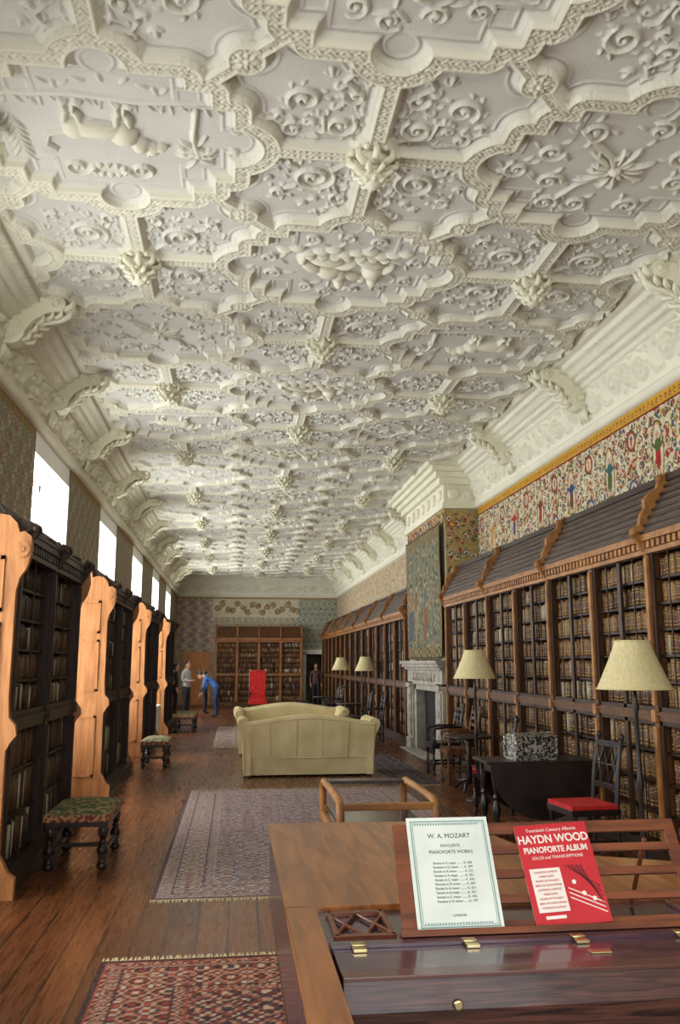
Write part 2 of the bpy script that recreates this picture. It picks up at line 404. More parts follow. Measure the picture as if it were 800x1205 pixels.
# ------------------------------------------------------------------ cornices
fr_len = 1.16
fx = np.arange(0, fr_len, .0145); fyy = np.arange(0, .42, .0145)
FR = Relief(fx, fyy)
for ox in (-fr_len, 0, fr_len):
    FR.spiral(ox + .25, .2, .15, 1.8, pi, 1, .022, .05); FR.spiral(ox + .83, .2, .15, 1.8, pi, -1, .022, .05)
    FR.line([(ox + .1, .2), (ox - .02, .06), (ox - .18, .07)], .02, .02, .045); FR.line([(ox + .4, .2), (ox + .54, .34), (ox + .68, .2)], .02, .02, .045)
    for x, y, a in [(.02, .3, 1), (.1, .36, .3), (.4, .05, .2), (.45, .2, .9), (.55, .1, 1.6), (.6, .36, 0), (.7, .05, 2.8), (1.0, .05, .2), (1.05, .3, 2.2), (.9, .38, 3), (.33, .37, .2), (.53, .22, 2.4)]:
        FR.leaf(ox + x, y, .12, .055, a, .045)
    FR.st(ox + .25, .2, .05, .05, .065); FR.st(ox + .83, .2, .05, .05, .065); FR.st(ox + .54, .14, .05, .05, .065)
frz = FR.H

def cornice(name, base, along, inward, length, sc=1.0, parent=None):
    prof = [(0, 4.33), (.05, 4.34), (.075, 4.37), (.085, 4.42), (.045, 4.45), (.05, 4.47), (.15, 4.84), (.19, 4.85), (.20, 4.89), (.27, 4.91), (.27, 4.95), (.34, 4.97), (.37, 5.02), (.43, 5.04), (.44, 5.09), (.52, 5.10), (.56, 5.155)]
    pr = []; tags = []
    for (a, b) in zip(prof[:-1], prof[1:]):
        L = math.hypot(b[0] - a[0], b[1] - a[1]); fz = abs(L - math.hypot(.1, .37)) < 1e-6
        n = 26 if fz else max(2, int(L / .02))
        for k in range(n):
            t = k / n; pr.append((a[0] + (b[0] - a[0]) * t, a[1] + (b[1] - a[1]) * t)); tags.append(t * .4 if fz else -1)
    pr.append(prof[-1]); tags.append(-1)
    pr = np.array(pr); n = int(length / .0155); u = np.linspace(0, length, n)
    D = np.repeat(pr[:, 0][:, None], n, 1); Z = np.repeat(pr[:, 1][:, None], n, 1)
    iu = (np.mod(u, fr_len) / .0145).astype(int) % frz.shape[1]
    for r, tg in enumerate(tags):
        if tg >= 0: D[r] += frz[min(int(tg / .0145), frz.shape[0] - 1)][iu] * 1.0; Z[r] -= frz[min(int(tg / .0145), frz.shape[0] - 1)][iu] * .25
        elif .37 <= pr[r, 0] <= .43 : D[r] += .015 * (np.sin(u * 2 * pi / .09) > 0)
        elif .19 <= pr[r, 0] <= .27 : D[r] += .012 * np.abs(np.sin(u * pi / .08))
    D *= sc
    base = np.array(base, float); al = np.array(along, float); iw = np.array(inward, float)
    P = base + u[None, :, None] * al + D[..., None] * iw
    P[..., 2] = Z
    col = np.broadcast_to(lin((228, 225, 204)), P.shape)
    return grid_mesh(name, P, col, 'plaster', parent)
cornice('trim_left', (XL, YN, 0), (0, 1, 0), (1, 0, 0), YF - YN)
cornice('trim_right', (XR, YN, 0), (0, 1, 0), (-1, 0, 0), YF - YN)
cornice('trim_far', (XL, YF, 0), (1, 0, 0), (0, -1, 0), XR - XL)

mb = MB()
def volute(cx, cz, r, w):
    mb.T = Matrix.Translation((cx, 0, cz)) @ Matrix.Rotation(pi / 2, 4, 'X')
    mb.lathe([(r * .12, -w * 1.3), (r * .3, -w * 1.25), (r * .32, -w * 1.02), (r * .5, -w * 1.0), (r * .52, -w * 1.12), (r * .68, -w * 1.12), (r * .7, -w * .95), (r * .86, -w * .95), (r, -w * .95), (r * .9, -w * .5), (r, 0), (r * .9, w * .5), (r, w * .95), (r * .86, w * .95), (r * .7, w * .95), (r * .68, w * 1.12), (r * .52, w * 1.12), (r * .5, w), (r * .32, w * 1.02), (r * .3, w * 1.25), (r * .12, w * 1.3)], n=20)
    mb.T = Matrix.Identity(4)
volute(.19, 4.74, .13, .105); volute(.60, 5.03, .08, .10)
mb.prism([(.08, 4.62), (.2, 4.62), (.3, 4.72), (.38, 4.85), (.5, 4.93), (.64, 4.96), (.66, 5.05), (.6, 5.12), (.3, 5.1), (.12, 4.9)], 'y', -.085, .085)
spn = [(.30, 4.70), (.36, 4.78), (.42, 4.86), (.50, 4.91), (.58, 4.935)]
for i, (x, z) in enumerate(spn):
    w = .10 - .012 * abs(i - 2)
    for s in (-1, 1):
        mb.tube([(x - .03, 0, z), (x + .01, s * w * .5, z - .028), (x + .06, s * w, z - .015), (x + .075, s * (w + .02), z + .03)], [.016, .026, .024, .01], n=6)
mb.tube([(.26, 0, 4.66), (.34, 0, 4.74), (.41, 0, 4.825), (.5, 0, 4.87), (.62, 0, 4.89), (.7, 0, 4.94), (.73, 0, 5.0)], [.012, .02, .024, .024, .026, .03, .012], n=8)
for s in (-1, 0, 1):
    mb.tube([(.12, s * .06, 4.64), (.14, s * .07, 4.55), (.11, s * .08, 4.46)], [.04, .035, .01], n=8)
    mb.tube([(.66, s * .06, 4.98), (.73, s * .075, 5.01), (.75, s * .09, 5.07)], [.03, .03, .012], n=8)
consme = mb.mesh('console', ['plain_plaster'])
lr = bpy.data.objects.new('trim_consoles_left', None); link(lr)
rr = bpy.data.objects.new('trim_consoles_right', None); link(rr)
for y in [8.0, 10.2, 12.7, 15.5, 18.2, 20.9, 23.6, 26.3, 29, 31.7, 5.3]:
    o = bpy.data.objects.new('console', consme); link(o, lr); o.location = (XL, y, 0)
for y in [3.9, 6.6, 9.35, 12.1, 18.9, 21.6, 24.3, 27, 29.7, 32.4]:
    o = bpy.data.objects.new('console', consme); link(o, rr); o.location = (XR, y, 0); o.rotation_euler = (0, 0, pi)

# ------------------------------------------------------------------ floor
m = bpy.data.materials.new('oak_floorboards'); m.use_nodes = True; nt = m.node_tree; N = nt.nodes; L = nt.links; P = N['Principled BSDF']
tc = N.new('ShaderNodeTexCoord'); sp = N.new('ShaderNodeSeparateXYZ'); cb = N.new('ShaderNodeCombineXYZ')
L.new(tc.outputs['Object'], sp.inputs[0]); L.new(sp.outputs['Y'], cb.inputs['X']); L.new(sp.outputs['X'], cb.inputs['Y'])
br = N.new('ShaderNodeTexBrick'); br.offset = .37; br.inputs['Scale'].default_value = 1; br.inputs['Brick Width'].default_value = 3.6
br.inputs['Row Height'].default_value = .19; br.inputs['Mortar Size'].default_value = .005; br.inputs['Bias'].default_value = .0
br.inputs['Color1'].default_value = C(112, 66, 34); br.inputs['Color2'].default_value = C(80, 45, 24); br.inputs['Mortar'].default_value = C(26, 14, 8)
L.new(cb.outputs[0], br.inputs['Vector'])
mp = N.new('ShaderNodeMapping'); mp.inputs['Scale'].default_value = (14, .9, 1); L.new(tc.outputs['Object'], mp.inputs['Vector'])
nz = N.new('ShaderNodeTexNoise'); nz.inputs['Scale'].default_value = 3; nz.inputs['Detail'].default_value = 6; L.new(mp.outputs[0], nz.inputs['Vector'])
rp = N.new('ShaderNodeValToRGB'); rp.color_ramp.elements[0].position = .3; rp.color_ramp.elements[0].color = (.6, .56, .52, 1); rp.color_ramp.elements[1].position = .7; rp.color_ramp.elements[1].color = (1.2, 1.16, 1.1, 1)
L.new(nz.outputs['Fac'], rp.inputs[0])
mx = N.new('ShaderNodeMix'); mx.data_type = 'RGBA'; mx.blend_type = 'MULTIPLY'; mx.inputs[0].default_value = 1
L.new(br.outputs['Color'], mx.inputs[6]); L.new(rp.outputs[0], mx.inputs[7]); L.new(mx.outputs[2], P.inputs['Base Color'])
mr = N.new('ShaderNodeMapRange'); mr.inputs['To Min'].default_value = .16; mr.inputs['To Max'].default_value = .4
L.new(nz.outputs['Fac'], mr.inputs['Value']); L.new(mr.outputs[0], P.inputs['Roughness'])
bp = N.new('ShaderNodeBump'); bp.inputs['Strength'].default_value = .25; bp.inputs['Distance'].default_value = .004; L.new(br.outputs['Fac'], bp.inputs['Height']); bp.invert = True
L.new(bp.outputs[0], P.inputs['Normal'])
M['floor'] = m
mb = MB(); mb.box(XL - .5, XR + .3, YN - .3, YF + 2.5, -.1, 0); mb.obj('floor', ['floor'])

# ------------------------------------------------------------------ painted textiles
class Pic:
    def __init__(s, w, h, res, base, noise=8):
        s.nx = int(w / res) + 1; s.ny = int(h / res) + 1; s.w = w; s.h = h
        s.X = np.linspace(0, w, s.nx); s.Y = np.linspace(0, h, s.ny)
        s.I = np.ones((s.ny, s.nx, 3)) * np.array(base, float) + rng.randn(s.ny, s.nx, 1) * noise
        s.r = res
    def st(s, x, y, rx, ry, c, a=0, k=0):
        R = max(rx, ry)
        i0 = max(0, int((x - R) / s.r)); i1 = min(s.nx, int((x + R) / s.r) + 2); j0 = max(0, int((y - R) / s.r)); j1 = min(s.ny, int((y + R) / s.r) + 2)
        if i0 >= i1 or j0 >= j1: return
        dx = s.X[i0:i1][None] - x; dy = s.Y[j0:j1][:, None] - y; ca, sa = math.cos(a), math.sin(a)
        u = (dx * ca + dy * sa) / rx; v = (-dx * sa + dy * ca) / ry; q = u * u + v * v
        mk = (q <= 1) & (q >= k)
        s.I[j0:j1, i0:i1][mk] = c
    def spiral(s, cx, cy, r, turns, a0, d, w, c):
        n = int(r * turns * 5 / w) + 8
        for k in range(n):
            t = k / n; rr = r * (1 - .85 * t); a = a0 + d * 2 * pi * turns * t
            s.st(cx + rr * math.cos(a), cy + rr * math.sin(a), w, w, c)
    def band(s, y0, y1, c):
        mk = (s.Y >= y0) & (s.Y <= y1); s.I[mk] = c
    def put(s, name, o, du, dv, parent=None, off=None, material='paint', flip=False):
        P = np.array(o, float) + s.X[None, :, None] * np.array(du, float) + s.Y[:, None, None] * np.array(dv, float)
        if off is not None: P = P + off(s.X[None, :], s.Y[:, None])
        return grid_mesh(name, P, lin(np.clip(s.I, 0, 255)), material, parent, flip=flip)

def figure(p, x, y, s, c, c2):
    p.st(x, y, .045 * s, .13 * s, c); p.st(x, y + .09 * s, .05 * s, .06 * s, c2); p.st(x, y + .175 * s, .024 * s, .032 * s, (196, 150, 120))
    p.st(x + .06 * s, y + .09 * s, .05 * s, .016 * s, c2, .7); p.st(x - .06 * s, y + .08 * s, .05 * s, .016 * s, c2, -.6)
    p.st(x - .02 * s, y - .15 * s, .014 * s, .05 * s, (180, 140, 110)); p.st(x + .025 * s, y - .15 * s, .014 * s, .05 * s, (180, 140, 110))

def frieze_pic(w, h, res, base, dark, accents, rich=1.0, step=.56):
    p = Pic(w, h, res, base, 9)
    n = int(w / step) + 2
    for i in range(n * 2):
        x = i * step / 2
        for k in range(int(52 * rich)):
            c = np.array(accents[rng.randint(len(accents))]) * .85 + 24
            p.st(x + rng.uniform(-.15, .15), rng.uniform(.04, h - .06), rng.uniform(.010, .028), rng.uniform(.012, .038), c, rng.uniform(0, 3))
        for yy in (.08, .2, .33, .46, .59, .72, .85, .97):
            for s in (-1, 1):
                cx_, cy_ = x + s * .072, yy * h / 1.05 + .03 * s
                if rng.rand() < .45: p.st(cx_, cy_, .05, .05, (220, 212, 188))
                p.spiral(cx_, cy_, .058, 1.3, rng.uniform(0, 6), s, .0085, [dark, (126, 58, 44), (76, 88, 66), dark][rng.randint(4)])
                c = accents[rng.randint(len(accents))]; p.st(cx_, cy_, .018, .022, c)
    for i in range(n):
        x = i * step + .12; c = accents[i % len(accents)]; c2 = accents[(i * 5 + 2) % len(accents)]
        if i % 2 == 0:
            p.st(x, h * .47, .125, .33, dark); p.st(x, h * .47, .11, .312, (196, 158, 90)); p.st(x, h * .47, .096, .29, (206, 198, 172))
            figure(p, x, h * .44, 1.2, c, c2); p.st(x, h * .24, .07, .03, (96, 104, 60)); p.st(x, h * .9, .09, .05, (150, 50, 40)); p.st(x, h * .9, .05, .03, (206, 170, 90))
            p.st(x - .06, h * .58, .014, .06, (96, 104, 60)); p.st(x + .06, h * .36, .014, .06, (96, 104, 60))
        else:
            for yy, cc in ((.22, (78, 104, 128)), (.70, (150, 56, 42))):
                p.st(x, h * yy, .11, .12, dark); p.st(x, h * yy, .095, .105, cc); p.st(x, h * yy, .07, .08, (206, 196, 166)); figure(p, x, h * yy - .01, .4, c2, c)
            for q in range(6): p.st(x + .05 * math.cos(q * 1.05), h * .46 + .05 * math.sin(q * 1.05), .022, .022, (190, 150, 70) if q % 2 else (140, 46, 38))
    return p

M['wallbase'] = mat('wall_faded', C(150, 140, 112), C(176, 164, 132), rough=.85, scale=5)
mb = MB()
mb.box(XR, XR + .3, YN, YF + .3, 0, ZC)
wr = mb.obj('wall_right', ['wallbase'])
acc = [(168, 40, 32), (48, 74, 120), (84, 96, 50), (186, 136, 56), (116, 58, 40), (62, 98, 96), (150, 50, 40)]
p = frieze_pic(14.4, 1.12, .0115, (206, 194, 160), (92, 74, 50), acc, 1.0)
p.band(.98, 1.12, (200, 154, 50)); p.band(.98, .995, (120, 40, 28)); p.band(0, .05, (160, 56, 40)); p.band(.05, .07, (190, 150, 60))
for i in range(int(14.4 / .09)): p.st(i * .09, 1.05, .025, .03, (150, 84, 44)); p.st(i * .09, 1.05, .01, .012, (220, 190, 110))
p.put('frieze_textile', (XR - .012, -.1, 3.22), (0, 1, 0), (0, 0, 1), wr, flip=True)
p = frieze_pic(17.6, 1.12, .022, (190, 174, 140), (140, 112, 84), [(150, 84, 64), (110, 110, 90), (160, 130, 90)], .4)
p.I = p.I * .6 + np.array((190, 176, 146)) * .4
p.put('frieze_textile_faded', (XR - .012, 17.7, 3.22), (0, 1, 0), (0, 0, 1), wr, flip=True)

WIN = [(.3, 2.4), (5.1, 7.2), (9.95, 12.05), (14.85, 16.95), (19.7, 21.8), (24.55, 26.65), (29.4, 31.5)]
SILL, HEAD = .75, 4.08
mb = MB(); prev = YN
for a, b in WIN:
    mb.box(XL - .5, XL, prev, a, 0, ZC); mb.box(XL - .5, XL, a, b, 0, SILL); mb.box(XL - .5, XL, a, b, HEAD, ZC); prev = b
mb.box(XL - .5, XL, prev, YF + .3, 0, ZC)
wl = mb.obj('wall_left', ['white_paint'])
segs = [(2.4, 5.1)] + [(WIN[i][1], WIN[i + 1][0]) for i in range(1, len(WIN) - 1)] + [(31.5, YF - .02)]
for si, (a, b) in enumerate(segs):
    z0 = 2.3 if a < 23 else .95
    p = Pic(b - a, 4.34 - z0, .018, (160, 150, 126), 9)
    for i in range(int((b - a) / .15) + 1):
        for j in range(24):
            cx = i * .15 + (.075 if j % 2 else 0); cy = j * .14
            p.st(cx, cy, .07, .068, (120, 116, 100)); p.st(cx, cy, .056, .054, [(190, 180, 152), (164, 134, 110), (150, 154, 140)][(i * 2 + j) % 3]); p.st(cx, cy, .022, .022, (136, 94, 76))
    p.band(4.34 - z0 - .11, 4.34 - z0, (150, 126, 84))
    p.put('wall_textile_%d' % si, (XL + .008, a, z0), (0, 1, 0), (0, 0, 1), wl)
mb = MB()
mb.box(XL, XL + .04, 23.9, YF, 0, .95); mb.box(XL, XL + .07, 23.9, YF, .92, .97); mb.box(XL, XL + .06, 23.9, YF, 0, .15)
for k in range(14): mb.box(XL + .04, XL + .055, 24 + k * .8, 24.1 + k * .8, .15, .92)
mb.obj('baseboard_left', ['light_oak'])
for wi, (a, b) in enumerate(WIN):
    mb = MB(); xg = XL - .42
    mb.box(xg - .03, xg + .03, a, a + .07, SILL, HEAD); mb.box(xg - .03, xg + .03, b - .07, b, SILL, HEAD)
    mb.box(xg - .03, xg + .03, a, b, SILL, SILL + .08); mb.box(xg - .03, xg + .03, a, b, HEAD - .08, HEAD)
    for k in (1, 2): y = a + (b - a) * k / 3; mb.box(xg - .04, xg + .04, y - .05, y + .05, SILL, HEAD)
    for k in range(1, 6):
        z = SILL + (HEAD - SILL) * k / 6; w = .05 if k == 4 else .014; mb.box(xg - .02, xg + .02, a, b, z - w, z + w)
    mb.obj('window_%d' % (wi + 1), ['white_paint'])
    ld = bpy.data.lights.new('window_daylight', 'AREA'); ld.shape = 'RECTANGLE'; ld.size = HEAD - SILL; ld.size_y = b - a
    ld.energy = [240, 265, 310, 340, 360, 330, 350][wi]; ld.color = (.97, .985, 1.0)
    lo = bpy.data.objects.new('window_daylight_%d' % (wi + 1), ld); link(lo); lo.location = (XL - .55, (a + b) / 2, (SILL + HEAD) / 2); lo.rotation_euler = (0, -pi / 2, 0)

mb = MB(); W0, W1 = -.9, 2.7
mb.box(XL - .3, W0, YN - .3, YN, 0, ZC); mb.box(W1, XR + .3, YN - .3, YN, 0, ZC); mb.box(W0, W1, YN - .3, YN, 0, .9); mb.box(W0, W1, YN - .3, YN, 4.2, ZC)
mb.obj('wall_near', ['white_paint'])
mb = MB()
for k in range(5): x = W0 + (W1 - W0) * k / 4; mb.box(x - .05, x + .05, YN - .2, YN - .1, .9, 4.2)
for z in (.9, 2.0, 3.1, 4.2): mb.box(W0, W1, YN - .19, YN - .11, z - .05, z + .05)
mb.obj('window_end', ['white_paint'])  # unseen window added behind the camera around the fill light
ld = bpy.data.lights.new('end_daylight', 'AREA'); ld.shape = 'RECTANGLE'; ld.size = 3.6; ld.size_y = 3.3; ld.energy = 290; ld.color = (.98, .985, 1)  # fill light added behind the camera to brighten the near end
lo = bpy.data.objects.new('window_daylight_end', ld); link(lo); lo.location = ((W0 + W1) / 2, YN - .35, 2.55); lo.rotation_euler = (pi / 2, 0, 0)

# far wall with two doorways
mb = MB(); DL = (-2.02, -.95, 2.1); DR = (2.86, 3.72, 2.1)
mb.box(XL - .3, DL[0], YF, YF + .3, 0, ZC); mb.box(DL[1], DR[0], YF, YF + .3, 0, ZC); mb.box(DR[1], XR + .3, YF, YF + .3, 0, ZC)
mb.box(DL[0], DL[1], YF, YF + .3, 2.1, ZC); mb.box(DR[0], DR[1], YF, YF + .3, 2.1, ZC)
wf = mb.obj('wall_far', ['wallbase'])
W = XR - XL
p = Pic(W, 2.25, .03, (196, 188, 164), 8)
for i in range(int(W / .24) + 2):
    for j in range(11):
        cx = i * .24 + (.12 if j % 2 else 0); cy = j * .22; right = cx > W * .72; left = cx < W * .22
        if right: a, b = (104, 118, 112), (186, 188, 162)
        elif left: a, b = (164, 118, 104), [(208, 204, 188), (140, 152, 166)][(i + j) % 2]
        else: a, b = (150, 130, 106), (196, 188, 160)
        p.st(cx, cy, .115, .105, a); p.st(cx, cy, .08, .075, b); p.st(cx, cy, .03, .03, a)
mk = (p.X[None] > W * .22) & (p.X[None] < W * .76) & (p.Y[:, None] > 1.4) & (p.Y[:, None] < 2.15)
p.I[mk] = (210, 202, 174)
for i in range(17):
    p.spiral(W * .25 + i * .205, 1.78 + .16 * math.sin(i * 1.9), .13, 1.5, i, 1 if i % 2 else -1, .026, (132, 102, 64))
p.band(2.14, 2.25, (160, 140, 96))
p.put('far_textile', (XL, YF - .01, 2.12), (1, 0, 0), (0, 0, 1), wf)
mb = MB()
mb.box(DL[0], DL[0] + .09, YF - .06, YF + .06, 0, 2.1); mb.box(DL[1] - .09, DL[1], YF - .06, YF + .06, 0, 2.1); mb.box(DL[0], DL[1], YF - .06, YF + .06, 2.02, 2.1)
mb.box(DL[0] + .09, DL[1] - .09, YF, YF + .04, 0, 2.02)
for z0, z1 in ((.15, .7), (.82, 1.35), (1.47, 1.92)):
    for x0, x1 in ((DL[0] + .17, -1.53), (-1.44, DL[1] - .17)): mb.box(x0, x1, YF - .02, YF, z0, z1)
mb.ell((DL[1] - .14, YF - .03, 1.0), (.03, .03, .03))
M['door_oak'] = mat('door_oak', C(190, 122, 62), C(216, 150, 84), rough=.5, scale=3, stretch=(7, 7, .8))
mb.obj('door_1', ['door_oak'], bevel=.008)
mb = MB()
mb.box(DR[0] - .06, DR[0] + .08, YF - .05, YF, 0, 2.1, 1); mb.box(DR[1] - .08, DR[1] + .06, YF - .05, YF, 0, 2.1, 1); mb.box(DR[0] - .06, DR[1] + .06, YF - .05, YF, 2.02, 2.2, 1)
mb.T = Matrix.Translation((DR[1] - .08, YF + .06, 0)) @ Matrix.Rotation(math.radians(80), 4, 'Z')
mb.box(0, .7, 0, .04, 0, 2.02)
for z0, z1 in ((.15, .9), (1.05, 1.9)): mb.box(.1, .6, -.015, 0, z0, z1)
mb.T = Matrix.Identity(4)
mb.obj('door_2', ['mid_oak', 'white_paint'], bevel=.006)
mb = MB(); mb.box(XL - .3, XR + .3, YF + 2.3, YF + 2.4, 0, 3); mb.box(XL - .3, XR + .3, YF + .3, YF + 2.4, 3, 3.1)
mb.box(XL - .4, XL - .3, YF + .3, YF + 2.4, 0, 3.1); mb.box(XR + .3, XR + .4, YF + .3, YF + 2.4, 0, 3.1)
mb.obj('wall_lobby', ['wallbase'])

# ------------------------------------------------------------------ chimney breast
CX = 3.62; CY0, CY1 = 14.35, 17.6
mb = MB(); mb.box(CX, XR, CY0, CY1, 1.72, ZC); mb.box(CX, XR, CY0, 14.95, 0, 1.72); mb.box(CX, XR, 17.0, CY1, 0, 1.72)
mb.box(XR - .06, XR - .01, 14.95, 17.0, 0, 1.72, 1)
for k, (pj, z0, z1) in enumerate([(.06, 4.33, 4.42), (.03, 4.42, 4.75), (.12, 4.75, 4.86), (.2, 4.86, 4.95), (.28, 4.95, 5.04), (.36, 5.04, 5.14)]):
    mb.box(CX - pj, XR, CY0 - pj, CY1 + pj, z0, z1, 2)
for k in range(7): mb.ell((CX - .04, CY0 + .25 + k * .46, 4.59), (.04, .16, .11), 10, 6, 2)
for k in range(2): mb.ell((CX + .15 + k * .3, CY0 - .04, 4.59), (.12, .04, .11), 10, 6, 2)
wc = mb.obj('wall_chimney_breast', ['wallbase', 'soot', 'plain_plaster'])
p = frieze_pic(.58, 2.5, .015, (170, 150, 100), (74, 76, 54), acc, 1.2)
p.put('pier_textile', (CX, CY0 - .008, 1.8), (1, 0, 0), (0, 0, 1), wc)
p = frieze_pic(CY1 - CY0, .34, .025, (196, 170, 90), (112, 80, 50), acc, .4)
p.put('breast_textile', (CX - .008, CY0, 4.0), (0, 1, 0), (0, 0, 1), wc, flip=True)
p = Pic(3.0, 2.35, .015, (118, 118, 94), 12)
for i in range(1500):
    x, y = rng.uniform(0, 3), rng.uniform(0, 2.35)
    c = [(82, 92, 80), (132, 128, 98), (158, 148, 116), (96, 84, 64), (92, 106, 108), (128, 106, 78)][rng.randint(6)]
    p.st(x, y, rng.uniform(.012, .06), rng.uniform(.012, .04), c, rng.uniform(0, 3))
for x, c in ((.6, 0), (1.15, 1), (1.9, 2), (2.45, 0)):
    cc = [(86, 92, 104), (134, 92, 72), (150, 138, 100)][c]
    p.st(x, .75, .15, .42, cc); p.st(x, 1.1, .11, .2, [(140, 110, 80), (96, 104, 96), (110, 84, 66)][c]); p.st(x, 1.38, .05, .075, (176, 152, 122)); p.st(x, 1.44, .055, .04, (84, 66, 50)); p.st(x + .13, 1.12, .13, .035, (160, 140, 110), .5); p.st(x - .12, 1.0, .1, .035, (150, 130, 100), -.8)
    for q in range(4): p.st(x - .1 + q * .065, .6, .01, .25, (96, 90, 76), .1)
I = p.I; ed = np.minimum(np.minimum(p.X[None], 3 - p.X[None]), np.minimum(p.Y[:, None], 2.35 - p.Y[:, None]))
bm_ = (ed < .2); pat = ((np.sin(p.X[None] * 40) * np.sin(p.Y[:, None] * 40)) > 0)
I[bm_ & pat] = (138, 124, 88); I[bm_ & ~pat] = (104, 92, 68); I[ed < .03] = (60, 52, 40)
p.put('hanging_tapestry', (CX - .09, CY0 + .1, 1.74), (0, 1, 0), (0, 0, 1), None, flip=True,
      off=lambda x, y: np.stack([.035 * np.sin(x * 9 + .6 * np.sin(y * 2)) * (1.1 - y / 2.5), 0 * x + 0 * y, 0 * x + .012 * np.sin(x * 9) + 0 * y], -1))
mb = MB()
x = CX - .002
mb.box(x - .08, x, 14.5, 14.97, 0, 1.3); mb.box(x - .08, x, 16.98, 17.45, 0, 1.3)
mb.box(x - .08, x, 14.5, 17.45, 1.25, 1.58); mb.box(x - .18, x, 14.4, 17.55, 1.58, 1.64); mb.box(x - .13, x, 14.45, 17.5, 1.53, 1.58); mb.box(x - .22, x, 14.37, 17.58, 1.64, 1.7)
for y0, y1 in ((14.56, 14.9), (17.05, 17.39)):
    mb.box(x - .13, x - .08, y0 - .03, y1 + .03, 0, .2); mb.box(x - .11, x - .08, y0, y1, .25, 1.15); mb.box(x - .14, x - .08, y0 - .02, y1 + .02, 1.18, 1.27)
    for k in range(4): mb.box(x - .125, x - .11, y0 + .06, y1 - .06, .32 + k * .2, .45 + k * .2)
for k in range(9): mb.ell((x - .09, 15.1 + k * .22, 1.4), (.03, .07, .08), 8, 6)
for y0 in (14.97, 16.83): mb.box(x - .04, x + .25, y0, y0 + .15, 0, 1.25)
mb.box(x - .04, x + .25, 14.97, 16.98, 1.15, 1.25)
mb.box(x - .3, x - .0, 14.7, 17.25, 0, .02)
mb.box(x + .14, x + .18, 15.12, 16.83, .0, 1.15, 2)
mb.obj('stone_fireplace', ['stone', 'black_wood', 'soot'], bevel=.008)

